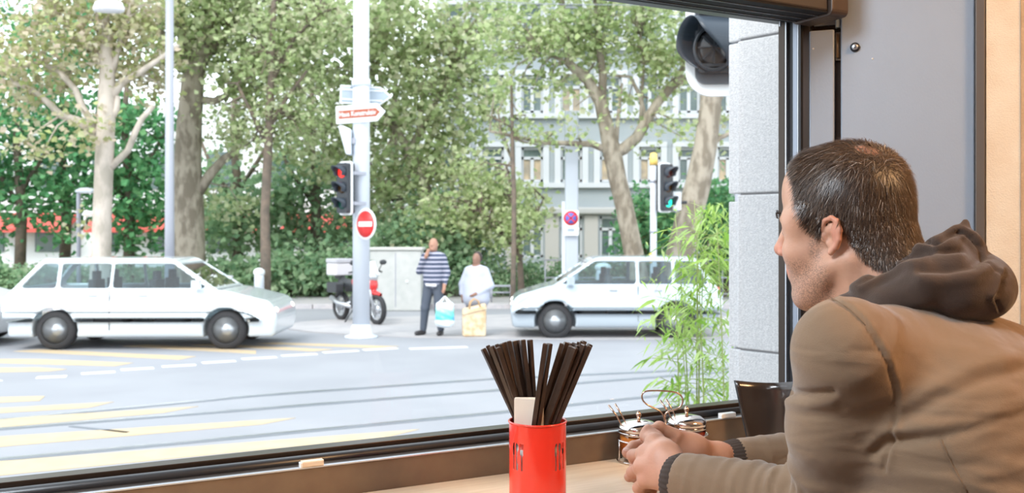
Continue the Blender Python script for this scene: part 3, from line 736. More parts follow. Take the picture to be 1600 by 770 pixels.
# traffic signal heads
def signal(name, label, c, rz, sc_, lit, white_border=True):
    th = thing(name, c, label, 'traffic light', rz)
    w, h = 0.17*sc_, 0.48*sc_
    MB().rbox((-w, 0.0, -h), (w, 0.02, h), 0.06*sc_, None, ax=1).build('backboard', m_signw, th)
    MB().rbox((-w*0.78, -0.09*sc_, -h*0.93), (w*0.78, 0.10*sc_, h*0.93), 0.04*sc_, None, ax=1).build('housing', m_signal, th)
    for k, col in enumerate(('red', 'amber', 'green')):
        z = (0.28 - 0.28*k)*sc_
        on = lit == col
        base = {'red': (0.8, 0.03, 0.02), 'amber': (0.7, 0.3, 0.02), 'green': (0.02, 0.8, 0.55)}[col]
        m = mat('lit_' + col, base, 0.3, emit=base, estr=1.6) if on else mat('dark_lens_' + col, tuple(0.08*x for x in base), 0.2)
        M = Matrix.Translation((0, -0.09*sc_, z)) @ Matrix.Rotation(math.pi/2, 4, 'X')
        MB().lathe([(0.10*sc_, 0), (0.085*sc_, 0.012), (0.0, 0.02)], 20, M).build('lens', m, th)
        # hood: upper part of a tube
        mb = MB(); vs = []; n = 14
        for r_ in (0.112, 0.104):
            for j in range(2):
                for i in range(n+1):
                    a = math.radians(-35 + 250*i/n); L = 0.0 if j == 0 else -(0.22 if 0 <= i <= n else 0)*(0.45 + 0.55*max(0, math.sin(a)))
                    vs.append((r_*sc_*math.cos(a), -0.09*sc_ + L*sc_, z + r_*sc_*math.sin(a)))
        m1 = n+1; fs = []
        for i in range(n):
            fs += [(i, i+1, m1+i+1, m1+i), (2*m1+i, 3*m1+i, 3*m1+i+1, 2*m1+i+1), (m1+i, m1+i+1, 3*m1+i+1, 3*m1+i)]
        mb.add(vs, fs, True).build('hood', m_hood, th)
    return th
t = signal('traffic_light', 'three-lamp traffic light showing red on the thick pale pole', P(540, 294, YP - 0.30), math.radians(-38), 1.0, 'red')
MB().box((0.1, 0.05, -0.3), (0.16, 0.35, -0.24)).build('bracket', m_pole2, t); MB().box((0.1, 0.05, 0.24), (0.16, 0.35, 0.3)).build('bracket', m_pole2, t)
# no entry
c = P(571.5, 350, YP - 0.38)
ne = thing('no_entry_sign', c, 'round red no-entry sign with a white bar on the pale pole', 'sign', math.radians(-42))
M = Matrix.Rotation(math.pi/2, 4, 'X')
MB().lathe([(0.275, -0.012), (0.28, 0.0), (0.275, 0.008), (0, 0.008)], 40, M).build('disc', m_signw, ne)
MB().lathe([(0.238, 0.008), (0.238, 0.011), (0, 0.011)], 40, M).build('red_field', m_signr, ne)
MB().box((-0.185, -0.014, -0.042), (0.185, -0.010, 0.042)).build('white_bar', m_signw, ne)
MB().box((-0.05, 0.012, -0.03), (0.05, 0.20, 0.03)).build('clamp', m_pole2, ne)

# thin tall pole left
c = G(265, 508); c = P(265, 508, 20.0); c.z = 0
tp = thing('street_pole', c, 'tall slim grey pole in front of the big left trunk', 'pole')
MB().lathe([(0.105, 0), (0.095, 2), (0.075, 8.0), (0, 8.0)], 16).build('shaft', m_pole2, tp)
MB().lathe([(0.14, 0), (0.14, 0.3), (0.11, 0.34)], 16).build('base_sleeve', m_pole2, tp)
# small park lamp
c = P(123, 480, 25.0); c.z = 0.1
lp = thing('park_lamp', c, 'small grey park lamp with a flat bent head at the left', 'street lamp')
zt = P(123, 300, 25.0).z - 0.1
MB().tube([(0, 0, 0), (0, 0, zt-0.05), (0.03, 0, zt), (0.08, 0, zt+0.03)], 0.055, 10).build('post', m_pole2, lp)
MB().prism([(-0.04, zt-0.01), (0.42, zt-0.01), (0.42, zt+0.04), (0.28, zt+0.11), (0.1, zt+0.10), (-0.02, zt+0.05)], -0.16, 0.16, 1).build('head', m_pole, lp, bevel=0.02)
MB().box((0.06, -0.12, zt-0.03), (0.38, 0.12, zt-0.01)).build('lens', m_signw, lp)
# hanging street lamp, on its span wire
c = P(170, 10, 13.0)
hl = thing('hanging_street_lamp', c, 'white street lamp hanging at the top left in front of the pale trunk', 'street lamp')
M = Matrix.Diagonal((1.5, 1, 1, 1))
MB().lathe([(0.135, -0.065), (0.14, -0.03), (0.12, 0.05), (0.05, 0.10), (0, 0.11)], 24, M).build('shade', mat('white_lamp_shade', (0.78, 0.78, 0.80), 0.35), hl)
MB().lathe([(0.0, -0.05), (0.07, -0.055), (0.115, -0.05)], 24, M).build('diffuser', mat('grey_lamp_glass', (0.22, 0.25, 0.26), 0.2), hl)
MB().tube([(0, 0, 0.10), (0, 0, 0.35)], 0.02, 8).build('hanger', m_pole2, hl)
MB().tube([(-14, 2.5, 1.2), (-6, 1, 0.55), (0, 0, 0.35), (6, 3.0, 0.75), (12, 6, 1.4)], 0.006, 5).build('span_wire', m_pole2, hl)
c = P(20, 0, 12.0)
rg = thing('wire_loop', c, 'pale cable loop hanging at the top left corner', 'cable')
MB().tube([(0.13*math.cos(a*math.pi/14), 0, 0.16*math.sin(a*math.pi/14)) for a in range(28)], 0.012, 6, closed=True).build('loop', m_pole, rg)
MB().tube([(0.02+0.085*math.cos(a*math.pi/14), 0.03, 0.03+0.11*math.sin(a*math.pi/14)) for a in range(28)], 0.012, 6, closed=True).build('loop', m_pole, rg)
MB().tube([(0, 0, 0.15), (0.1, 0, 0.9)], 0.01, 6).build('cable', m_pole, rg)

# pole with the no-stopping sign
c = P(893, 475, 24.5); c.z = 0.1
p2_ = thing('street_pole', c, 'wide grey steel column behind the no-stopping sign', 'pole')
MB().rbox((-0.17, -0.12, 0), (0.17, 0.12, 4.9), 0.04).build('shaft', mat('column_grey', (0.50, 0.54, 0.60), 0.5, 0.2), p2_)
MB().box((-0.25, -0.1, 0), (-0.172, 0.05, 2.6)).build('cable_duct', m_pole, p2_)
c = P(892, 347, 24.3)
ns = thing('no_stopping_sign', c, 'white plate with a round blue sign ringed and crossed in red', 'sign')
MB().rbox((-0.19, -0.01, -0.34), (0.20, 0.01, 0.30), 0.03, None, ax=1).build('plate', m_signw, ns)
for r0, r1, yy, m in ((0.185, 0.0, -0.012, m_signr), (0.135, 0.0, -0.017, m_signbl)):
    MB().lathe([(r0, 0.0), (r0, 0.004), (0, 0.004)], 32, Matrix.Translation((0.0, yy+0.003, 0.10)) @ M.Rotation(math.pi/2, 4, 'X')).build('disc', m, ns)
for a in (45, -45):
    MB().box((-0.14, -0.026, -0.018), (0.14, -0.021, 0.018), Matrix.Translation((0, 0, 0.10)) @ Matrix.Rotation(math.radians(a), 4, 'Y')).build('cross_bar', m_signr, ns)
MB().box((-0.09, -0.014, -0.24), (0.09, -0.011, -0.16)).build('small_plate', m_signg, ns)

# right signal pole
c = P(1021, 505, 21.0); c.z = 0
rp = thing('signal_pole', c, 'slim pale signal pole with a yellow beacon on top', 'pole')
hh = P(1021, 258, 21.0).z
MB().lathe([(0.075, 0), (0.07, hh), (0, hh)], 16).build('shaft', m_pole, rp)
MB().lathe([(0.085, hh), (0.09, hh+0.12), (0.07, hh+0.26), (0.0, hh+0.28)], 16).build('beacon', mat('yellow_beacon', (0.85, 0.58, 0.16), 0.4), rp)
MB().lathe([(0.12, 0), (0.12, 0.05), (0.08, 0.1)], 16).build('base_flange', m_pole, rp)
for zz in (1.9, 3.0): MB().lathe([(0.085, zz), (0.085, zz+0.05)], 16).build('collar', m_pole2, rp)
MB().ball((-0.07, -0.06, 1.35), (0.06, 0.05, 0.12), 12, 8).build('push_button', mat('yellow_button', (0.75, 0.5, 0.12), 0.5), rp)
t = signal('traffic_light', 'three-lamp traffic light showing green on the slim right pole', P(1039, 293, 20.8), math.radians(38), 1.13, 'green')
c = P(1054, 314, 21.1)
cb = thing('control_box', c, 'white control box hung beside the green traffic light', 'box')
MB().rbox((-0.14, -0.1, -0.20), (0.13, 0.1, 0.20), 0.02, None, ax=1).build('housing', m_signw, cb)
MB().tube([(0.13, 0, -0.03), (0.27, 0, -0.03)], 0.035, 10).build('sensor', m_signal, cb)
MB().box((-0.45, 0.0, -0.24), (0.1, 0.05, -0.19)).build('arm', m_pole2, cb)

# near pedestrian signal behind the pillar
YN = 4.8
c = P(1118, 75, YN)
ps = thing('near_traffic_light', P(1118, 75, YN), 'big close black traffic lamp with hood and white-bordered backboard beside the pillar', 'traffic light', math.radians(-6))
def L2(px, py): p = P(px, py, YN) - c; return (p.x, p.z)
x0, zb = L2(1072, 150); x1, zt = L2(1175, -120)
MB().rbox((x0, 0.0, zb), (x1, 0.02, zt), 0.13, None, ax=1, n=8).build('backboard', mat('white_backboard', (0.88, 0.90, 0.92), 0.35), ps)
x0, zb = L2(1086, 132); x1, zt = L2(1163, -110)
MB().rbox((x0, -0.03, zb), (x1, 0.0, zt), 0.055, None, ax=1, n=6).build('board_field', mat('dark_grey_board', (0.07, 0.08, 0.095), 0.45), ps)
x0, zb = L2(1090, 117); x1, zt = L2(1160, -100)
MB().rbox((x0, -0.075, zb), (x1, -0.03, zt), 0.02, None, ax=1, n=5).build('housing', m_signal, ps)
for yy in (106, 24, 14): 
    a_, b_ = L2(1092, yy); MB().box((a_, -0.09, b_-0.008), (L2(1158, yy)[0], -0.075, b_+0.008)).build('rib', m_signal, ps)
cx, cz = L2(1122, 74)
M = Matrix.Translation((cx-0.03, -0.075, cz-0.02)) @ Matrix.Rotation(math.pi/2, 4, 'X') @ Matrix.Diagonal((0.75, 0.85, 1, 1))
MB().lathe([(0.135, 0), (0.135, 0.02), (0.125, 0.03), (0.115, 0.02)], 32, M, cap=False).build('lens_ring', m_signal, ps)
MB().lathe([(0.118, 0.004), (0.08, 0.02), (0.0, 0.03)], 32, M).build('lens', mat('black_lens', (0.03, 0.032, 0.036), 0.12), ps)
for a in range(0, 180, 45):
    MB().box((-0.11, -0.004, -0.003), (0.11, 0.0, 0.003), Matrix.Translation((cx-0.03, -0.108, cz-0.02)) @ Matrix.Rotation(math.radians(a), 4, 'Y') @ Matrix.Diagonal((0.72, 1, 1, 1))).build('lens_bar', m_signal, ps)
# hood pointing left towards the street
mb = MB(); n = 28; vs = []; R_ = 0.128
hd = Vector((-0.90, -0.42, 0.0)).normalized(); e1 = Vector((0.42, -0.90, 0.0)).normalized()
for r_ in (R_, R_*0.965):
    for j in range(6):
        for i in range(n+1):
            a = math.radians(-62 + 360*i/n*0.86); k = 0.5 - 0.5*math.cos(max(0.0, min(1.0, (a + 1.08)/1.75))*math.pi)
            k = min(k, 0.55 + 0.45*(0.5 - 0.5*math.cos(max(0.0, min(1.0, (math.radians(248)-a)/1.2))*math.pi)))
            p = Vector((cx + 0.015, -0.075, cz)) + e1*(r_*math.cos(a)) + Vector((0, 0, r_*math.sin(a))) + hd*(0.02 + 0.17*k)*(j/5)
            vs.append(p)
m1 = n+1; fs = []
for i in range(n):
    for j in range(5):
        a_ = j*m1+i; fs += [(a_, a_+1, a_+m1+1, a_+m1), (6*m1+a_, 6*m1+a_+m1, 6*m1+a_+m1+1, 6*m1+a_+1)]
    fs.append((5*m1+i, 5*m1+i+1, 11*m1+i+1, 11*m1+i))
mb.add(vs, fs, True).build('hood', m_hood, ps)
MB().tube([(L2(1165, 0)[0], 0.05, -2.8), (L2(1165, 0)[0], 0.05, 0.6)], 0.05, 12).build('post', m_pole2, ps)
ps.children[0].name = 'backboard'

# kiosk / utility cabinet
YK = 23.3
a_ = P(578, 484, YK); b_ = P(658, 484, YK); top = P(600, 391, YK).z
kb = thing('utility_cabinet', Vector(((a_.x+b_.x)/2, YK+0.35, 0)), 'pale concrete utility cabinet with a lid behind the motorbike', 'cabinet')
hw = (b_.x-a_.x)/2
m_conc = mat('pale_concrete', (0.46, 0.47, 0.45), 0.9, c2=(0.52, 0.52, 0.50), nscale=5, bump=0.3, bscale=30)
MB().box((-hw, -0.35, 0), (hw, 0.35, top)).build('body', m_conc, kb, bevel=0.03)
MB().box((-hw-0.04, -0.39, top), (hw+0.04, 0.39, top+0.07)).build('lid', mat('concrete_lid', (0.54, 0.54, 0.50), 0.9), kb, bevel=0.02)
MB().box((-0.012, -0.353, 0.1), (0.012, -0.349, top-0.06)).build('door_gap', m_pole2, kb)
MB().box((0.25, -0.37, top*0.47), (0.31, -0.35, top*0.51)).build('lock', m_signw, kb)

# railing with hedge, bench-like rack
rl = thing('park_railing', Vector((5.5, 26.0, 0.1)), 'thin grey park railing in front of the low hedge at right', 'railing')
z1 = P(900, 406, 26).z - 0.1
for i in range(13): MB().tube([(-4.6+i*0.8, 0, 0), (-4.6+i*0.8, 0, z1)], 0.018, 6).build('post', m_pole2, rl)
for zz in (z1, z1*0.55, 0.15): MB().tube([(-4.6, 0, zz), (5.0, 0, zz)], 0.02, 6).build('rail', m_pole2, rl)
bk = thing('bike_rack', P(783, 478, 25.0), 'low grey tubular rack beside the woman on the far pavement', 'rack'); bk.location.z = 0.1
MB().tube([(-0.27, 0, 0.1), (-0.30, 0, 0.42), (0.30, 0, 0.42), (0.27, 0, 0.1)], 0.03, 8).build('hoop', m_pole2, bk)
MB().tube([(-0.3, 0, 0.25), (0.3, 0, 0.25)], 0.02, 8).build('cross_bar', m_pole2, bk)
for xx in (-0.25, 0.25): MB().tube([(xx, 0, 0), (xx, 0, 0.4)], 0.025, 8).build('leg', m_pole2, bk)
# round white-topped bollards
for px, base, Y, lab, r_, zt in ((942, 478, 24.6, 'pale round bollard with a white oval cap on the far pavement at right', 0.19, P(942, 420, 24.6).z),
                            (405, 478, 24.6, 'short white square bollard on the far pavement left of the motorbike', 0.13, P(405, 428, 24.6).z)):
    c = P(px, base, Y); c.z = 0.1; b_ = thing('bollard', c, lab, 'bollard')
    MB().lathe([(r_, 0), (r_*0.95, zt-0.2), (r_*0.9, zt-0.12)], 20).build('post', m_pole, b_)
    MB().ball((0, 0, zt-0.06), (r_*1.15, r_*1.15, 0.12), 18, 10).build('cap', m_signw, b_)

# ------------------------------------------------------------------ stone pillar of our own building
m_stone = mat('pale_granite', (0.58, 0.59, 0.61), 0.8, c2=(0.72, 0.725, 0.74), nscale=160, bump=0.35, bscale=260, detail=2)
m_stone_d = mat('granite_joint', (0.30, 0.30, 0.31), 0.9)
A_ = P(1152, 300, 2.86); A_.z = 0; B_ = P(1250, 300, 2.70); B_.z = 0
dv = (B_-A_).normalized(); nv = Vector((-dv.y, dv.x, 0)); Lp = 0.42
pil = tag(MB().prism([tuple((A_+dv*0.006+nv*0.008)[:2]), tuple((A_+dv*Lp+nv*0.008)[:2]), tuple((A_+dv*Lp+nv*0.3)[:2]), tuple((A_+dv*0.006+nv*0.3)[:2])], 0, 3.6).build('stone_pillar', m_stone_d), kind='structure')
cuts = [0.0, 0.66, 1.10, P(1180, 549, 2.8).z, P(1180, 302, 2.8).z, P(1180, 57, 2.8).z, 2.93, 3.4]
PM = Matrix.Translation(A_) @ Matrix(((dv.x, nv.x, 0, 0), (dv.y, nv.y, 0, 0), (0, 0, 1, 0), (0, 0, 0, 1)))
for i in range(len(cuts)-1):
    z0, z1 = cuts[i]+0.003, cuts[i+1]-0.003
    MB().box((0.0, 0.0, z0), (Lp, 0.3, z1), PM).build('stone_block', m_stone, pil, world=True, bevel=0.004)
    MB().box((-0.045, 0.018, z0), (-0.001, 0.3, z1 - (0.018 if i % 2 else 0.0)), PM).build('corner_block', m_stone, pil, world=True, bevel=0.004)

# bamboo outside the window --------------------------------------------------
m_bam = leafmat('bamboo_leaf', [(0.30, 0.46, 0.10), (0.42, 0.60, 0.16), (0.52, 0.66, 0.30), (0.24, 0.42, 0.08)], 0.45)
m_culm = mat('green_culm', (0.30, 0.36, 0.12), 0.5)
bam = thing('bamboo_plant', P(1112, 600, 3.58).xy.to_3d(), 'bright green bamboo growing in front of the stone pillar outside the window', 'plant')
bam.location.z = 0
MB().lathe([(0.20, 0), (0.24, 0.5), (0.22, 0.5), (0.21, 0.44), (0, 0.44)], 24).build('planter', mat('dark_planter', (0.06, 0.06, 0.065), 0.6), bam)
def leaf_mesh():
    me = bpy.data.meshes.new('leaf'); prof = [(0, 0.0), (0.15, 0.55), (0.4, 1.0), (0.7, 0.7), (1, 0)]; vs = []; fs = []
    for i, (u, w) in enumerate(prof):
        z = -0.28*u*u
        vs += [(u, -0.09*w, z+0.02*w), (u, 0, z), (u, 0.09*w, z+0.02*w)]
    for i in range(4): a = 3*i; fs += [(a, a+3, a+4, a+1), (a+1, a+4, a+5, a+2)]
    me.from_pydata(vs, [], fs); me.materials.append(m_bam); me.polygons.foreach_set('use_smooth', [True]*8); return me
LMs = []
for k in range(4):
    l_ = leaf_mesh(); LMs.append(l_)
    if k:
        mk = leafmat('bamboo_leaf_%d' % k, [[(0.42, 0.60, 0.16)], [(0.52, 0.68, 0.30)], [(0.22, 0.40, 0.07)]][k-1]*2, 0.45); l_.materials.clear(); l_.materials.append(mk)
for k in range(10):
    bx_ = random.uniform(-0.14, 0.12); by = random.uniform(-0.12, 0.14)
    top = 2.02 - abs(random.gauss(0, 0.12)) - (0.35 if bx_ < -0.07 else 0); lean = Vector((random.uniform(-0.10, 0.05), random.uniform(-0.05, 0.1), 0))
    pth = [Vector((bx_, by, 0.44)) + lean*(u*u) + Vector((0, 0, (top-0.44)*u)) for u in [i/8 for i in range(9)]]
    MB().tube(pth, [0.0045*(1-u*0.7/8) for u in range(9)], 6).build('culm', m_culm, bam)
    tw = MB()
    for j in range(10):
        u = random.uniform(0.42, 1.0); i_ = min(7, int(u*8)); base = pth[i_].lerp(pth[i_+1], u*8-i_)
        az = random.uniform(0, 2*math.pi); tipv = base + Vector((math.cos(az), math.sin(az), random.uniform(0.0, 0.5)))*random.uniform(0.05, 0.13)
        tw.tube([base, tipv], 0.0014, 4)
        for q in range(3):
            az2 = az + random.uniform(-0.9, 0.9); el = random.uniform(-0.1, 0.6); s_ = random.uniform(0.055, 0.105)
            o = bpy.data.objects.new('leaf', random.choice(LMs)); COL.objects.link(o); o.parent = bam
            o.location = base.lerp(tipv, (q+1)/3); o.rotation_euler = (random.uniform(-0.6, 0.6), el, az2); o.scale = (s_, s_*1.1, s_)
    tw.build('twig', m_culm, bam)
# the finer leaves between them, too many to pick apart
tpl = np.array([(0, 0, 0), (0.35, -0.085, -0.03), (0.4, 0, -0.05), (0.35, 0.085, -0.03), (1, 0, -0.25)]); tf = np.array([(0, 1, 2, 2), (0, 2, 3, 3), (1, 4, 2, 2), (2, 4, 3, 3)])[:, :3]
nb = 1600; u = rng.random(nb); base = np.stack([rng.normal(0.0, 0.085, nb) - 0.02, rng.normal(0.02, 0.08, nb), 1.02 + 0.98*u**0.75], 1)
base[:, 0] -= 0.05*np.sin(base[:, 2]*9); az = rng.random(nb)*6.283; el = rng.uniform(-0.1, 0.7, nb); s_ = rng.uniform(0.035, 0.075, nb)
ca, sa, ce, se = np.cos(az), np.sin(az), np.cos(el), np.sin(el)
ax = np.stack([ca*ce, sa*ce, -se], 1); bx = np.stack([-sa, ca, np.zeros(nb)], 1); zx = np.cross(ax, bx)
V = base[:, None, :] + s_[:, None, None]*(tpl[None, :, 0:1]*ax[:, None, :] + tpl[None, :, 1:2]*bx[:, None, :] + tpl[None, :, 2:3]*zx[:, None, :])
F = (np.arange(nb)[:, None, None]*5 + tf[None]).reshape(-1, 3)
tag(npmesh('fine_leaves', V.reshape(-1, 3), F, m_bam, bam, world=False, smooth=False), kind='stuff')
# ================================================================== far buildings
m_fac = mat('pale_blue_grey_render', (0.29, 0.33, 0.35), 0.9, c2=(0.32, 0.355, 0.37), nscale=0.5)
m_trim = mat('white_window_trim', (0.50, 0.52, 0.54), 0.6)
m_ledge = mat('pale_stone_ledge', (0.38, 0.38, 0.37), 0.8)
m_pane = mat('dark_window_glass', (0.07, 0.11, 0.11), 0.12, c2=(0.14, 0.19, 0.18), nscale=0.8)
m_pane2 = mat('curtained_window', (0.55, 0.42, 0.26), 0.5, c2=(0.30, 0.26, 0.20), nscale=2.0)
m_base = mat('beige_stone_base', (0.40, 0.385, 0.36), 0.85)
YB = 45.0
fb = thing('office_building', Vector((6, YB, 0)), 'pale blue-grey building with rows of white-framed windows behind the trees', 'building')
def zpx(py): return CZ - (py-HY)/FP*YB
def xpx(px): return (px-800)/FP*YB
xl, xr = xpx(690), xpx(1500)
cols = [709 + 61.3*i for i in range(12)]
rows = [(338, 402, 'g'), (230, 284, 'n'), (118, 176, 'n'), (8, 70, 'n'), (-105, -45, 'n')]
def holes_wall():
    xs = [xl]; 
    for c_ in cols: xs += [xpx(c_-17), xpx(c_+17)]
    xs.append(xr); zs = [0]
    for a, b, k in rows: zs += [zpx(b), zpx(a)]
    zs.append(zpx(-150)); mb = MB()
    for i in range(len(xs)-1):
        for j in range(len(zs)-1):
            if i % 2 == 1 and j % 2 == 1:
                x0, x1, z0, z1 = xs[i], xs[i+1], zs[j], zs[j+1]; y0, y1 = YB, YB+0.3
                mb.add([(x0,y0,z0),(x0,y1,z0),(x0,y1,z1),(x0,y0,z1)], [(0,1,2,3)]); mb.add([(x1,y0,z0),(x1,y1,z0),(x1,y1,z1),(x1,y0,z1)], [(3,2,1,0)])
                mb.add([(x0,y0,z0),(x1,y0,z0),(x1,y1,z0),(x0,y1,z0)], [(0,1,2,3)]); mb.add([(x0,y0,z1),(x1,y0,z1),(x1,y1,z1),(x0,y1,z1)], [(3,2,1,0)])
            else:
                mb.add([(xs[i],YB,zs[j]),(xs[i+1],YB,zs[j]),(xs[i+1],YB,zs[j+1]),(xs[i],YB,zs[j+1])], [(0,1,2,3)])
    zt = zs[-1]
    mb.add([(xl,YB,0),(xl,YB+12,0),(xl,YB+12,zt),(xl,YB,zt)], [(0,3,2,1)]); mb.add([(xr,YB,0),(xr,YB+12,0),(xr,YB+12,zt),(xr,YB,zt)], [(0,1,2,3)])
    mb.add([(xl,YB,zt),(xr,YB,zt),(xr,YB+12,zt),(xl,YB+12,zt)], [(0,1,2,3)])
    return mb
holes_wall().build('wall', m_fac, fb, world=True)
for ri, (a, b, k) in enumerate(rows):
    z0, z1 = zpx(b), zpx(a)
    for ci, c_ in enumerate(cols):
        x0, x1 = xpx(c_-17), xpx(c_+17); w_ = x1-x0
        mb = MB(); t_ = 0.11; zt = z1 - (z1-z0)*0.30
        for bx0, bx1, bz0, bz1 in ((x0,x0+t_,z0,z1),(x1-t_,x1,z0,z1),(x0,x1,z0,z0+t_),(x0,x1,z1-t_,z1),((x0+x1)/2-0.08,(x0+x1)/2+0.08,z0,zt),(x0,x1,zt-0.08,zt+0.05)):
            mb.box((bx0, YB+0.12, bz0), (bx1, YB+0.2, bz1))
        f = mb.build('window', m_trim, fb, world=True)
        warm = (ri == 1 and ci in (2, 4, 5, 7)) or (ri == 2 and ci == 3)
        for (px0, px1, pz0, pz1) in ((x0, (x0+x1)/2, z0, zt), ((x0+x1)/2, x1, z0, zt), (x0, x1, zt, z1)):
            MB().box((px0+0.02, YB+0.2, pz0), (px1-0.02, YB+0.23, pz1)).build('pane', m_pane2 if warm and pz0 == z0 else m_pane, f, world=True)
        if ri: # surround
            mb = MB(); mb.box((x0-0.28, YB-0.08, z0-0.05), (x0, YB, z1+0.12)); mb.box((x1, YB-0.08, z0-0.05), (x1+0.28, YB, z1+0.12)); mb.box((x0-0.28, YB-0.1, z1+0.02), (x1+0.28, YB, z1+0.25))
            mb.build('window_surround', m_trim, fb, world=True)
    if ri:
        MB().box((xl, YB-0.22, z0-0.28), (xr, YB, z0-0.05)).build('sill_band', m_trim, fb, world=True)
MB().box((xl, YB-0.35, zpx(335)), (xr, YB, zpx(324))).build('ledge', m_ledge, fb, world=True, bevel=0.08)
for c_ in cols:
    MB().box((xpx(c_+20), YB-0.12, 0), (xpx(c_+41.3), YB, zpx(336))).build('pilaster', m_base, fb, world=True)
# low white building behind the dark trees, with red awnings
wb = thing('white_building', Vector((-16, 52, 0)), 'white building with red awnings glimpsed behind the dark trees at left', 'building')
m_wb = mat('white_render', (0.82, 0.84, 0.85), 0.9)
MB().box((-34, 52, 0), (-5.5, 60, 9)).build('wall', m_wb, wb, world=True)
for i in range(8):
    x = -32 + i*3.1
    f = MB().box((x, 51.9, 0.9), (x+1.4, 52, 2.0)).build('window', m_pane, wb, world=True)
    f = MB().box((x, 51.9, 4.3), (x+1.4, 52, 6.3)).build('window', m_pane, wb, world=True)
m_awn = mat('red_awning', (0.60, 0.10, 0.08), 0.7)
for i in range(5):
    x = -33 + i*5.2
    MB().prism([(52, 3.0), (50.6, 2.15), (50.6, 1.95), (52, 2.6)], x, x+4.2, 0).build('awning', m_awn, wb, world=True)

# ================================================================== trees
m_barkp = mat('pale_plane_bark', (0.62, 0.54, 0.47), 0.85, c2=(0.42, 0.37, 0.31), nscale=3.5, bump=0.5, bscale=12, ramp=(0.42, 0.6), stretch=(1, 1, 0.5))
m_bark = mat('mottled_plane_bark', (0.36, 0.315, 0.25), 0.85, c2=(0.19, 0.16, 0.12), nscale=4.5, bump=0.5, bscale=14, ramp=(0.42, 0.58), stretch=(1, 1, 0.5))
m_barkd = mat('brown_bark', (0.20, 0.15, 0.115), 0.9, c2=(0.12, 0.10, 0.08), nscale=5)
L_pale = leafmat('pale_dry_leaves', [(0.50, 0.48, 0.28), (0.66, 0.55, 0.44), (0.36, 0.42, 0.16), (0.72, 0.64, 0.52), (0.52, 0.60, 0.26), (0.30, 0.28, 0.16)], 0.42)
L_mid = leafmat('plane_leaves', [(0.48, 0.58, 0.28), (0.62, 0.68, 0.42), (0.30, 0.40, 0.17), (0.68, 0.68, 0.48), (0.44, 0.55, 0.27), (0.22, 0.29, 0.13), (0.56, 0.54, 0.38)], 0.5)
L_brt = leafmat('bright_leaves', [(0.48, 0.58, 0.27), (0.62, 0.68, 0.40), (0.30, 0.42, 0.17), (0.68, 0.68, 0.48), (0.44, 0.56, 0.26), (0.24, 0.30, 0.14)], 0.5)
L_dark = leafmat('dark_leaves', [(0.09, 0.26, 0.12), (0.14, 0.38, 0.17), (0.24, 0.48, 0.22), (0.05, 0.16, 0.08)], 0.38)
L_hedge = leafmat('hedge_leaves', [(0.26, 0.42, 0.24), (0.38, 0.54, 0.31), (0.16, 0.30, 0.17), (0.46, 0.56, 0.36)], 0.45)

def leaf_cloud(centres, per, spread, size):
    """numpy leaf blades: folded five-point leaves scattered around the cluster centres"""
    C = np.repeat(np.array(centres, float), per, axis=0); n = len(C)
    C = C + rng.normal(0, 1, (n, 3))*np.array([spread, spread, spread*0.7])
    a = rng.normal(0, 1, (n, 3)); a[:, 2] *= 0.6; a /= np.linalg.norm(a, axis=1)[:, None]
    nz = rng.normal(0, 1, (n, 3)) + np.array([0, -0.4, 0.9]); b = np.cross(nz, a); b /= np.maximum(np.linalg.norm(b, axis=1), 1e-6)[:, None]
    c = np.cross(a, b); s = size*rng.uniform(0.6, 1.25, n)[:, None]
    q = lambda u, v, w: C + s*(a*u + b*v + c*w)
    V = np.stack([q(-0.5, 0, 0), q(-0.1, 0.5, 0.14), q(0.55, 0, 0.0), q(-0.1, -0.5, 0.14)], 1).reshape(-1, 3)
    F = np.arange(4*n).reshape(-1, 4)
    return V, F
def blob(px, py, Y, rx, ry, ncl, dep=None):
    c = P(px, py, Y); k = Y/FP; rx *= k; ry *= k; dep = dep if dep else max(1.0, 0.7*rx)
    out = []
    for _ in range(ncl):
        v = Vector((random.gauss(0, 1), random.gauss(0, 1), random.gauss(0, 1))).normalized()*(random.random()**0.4)
        p = Vector((c.x + v.x*rx, c.y + v.y*dep, max(0.25, c.z + v.z*ry)))
        out.append(tuple(p))
    return out
def pw(pts, Y, wid=None):
    return [P(p[0], p[1], Y + (p[2] if len(p) > 2 else 0)) for p in pts]
def tree(label, base_px, Y, trunk, radii, branches, blobs, lm, bm, per=26, spread=0.34, size=0.20, name='plane_tree', dens=0.55, twigs=0.5, z0=0.05):
    b = P(base_px, 400, Y); b.z = z0
    th = thing(name, b, label, 'tree')
    tp_ = pw(trunk, Y); tp_[0].z = z0 - 0.02
    k = Y/FP
    MB().tube(tp_, [r*k for r in radii], 12).build('trunk', bm, th, world=True)
    sk = list(tp_[1:])
    for br_, r0, r1 in branches:
        pp_ = pw(br_, Y); n = len(pp_)
        MB().tube(pp_, [(r0 + (r1-r0)*i/(n-1))*k for i in range(n)], 8).build('branch', bm, th, world=True)
        for i in range(n-1):
            sk += [pp_[i].lerp(pp_[i+1], 0.5), pp_[i+1]]
    cl = []
    for bl in blobs: cl += blob(*(bl[:5] + (max(1, int(bl[5]*dens)),) + bl[6:]))
    if twigs:
        tw = MB()
        for c in cl:
            if random.random() < twigs:
                c = Vector(c); q = min(sk, key=lambda s_: (s_-c).length)
                m_ = q.lerp(c, 0.5) + Vector((random.uniform(-.2, .2), random.uniform(-.2, .2), random.uniform(0, .3)))
                tw.tube([q, m_, c], [0.035, 0.022, 0.008], 4, cap=False)
        if tw.v: tag(tw.build('twigs', bm, th, world=True), kind='stuff')
    V, F = leaf_cloud(cl, int(per*1.15), spread*0.8, size*0.8)
    tag(npmesh('foliage', V, F, lm, th, smooth=False), kind='stuff')
    return th

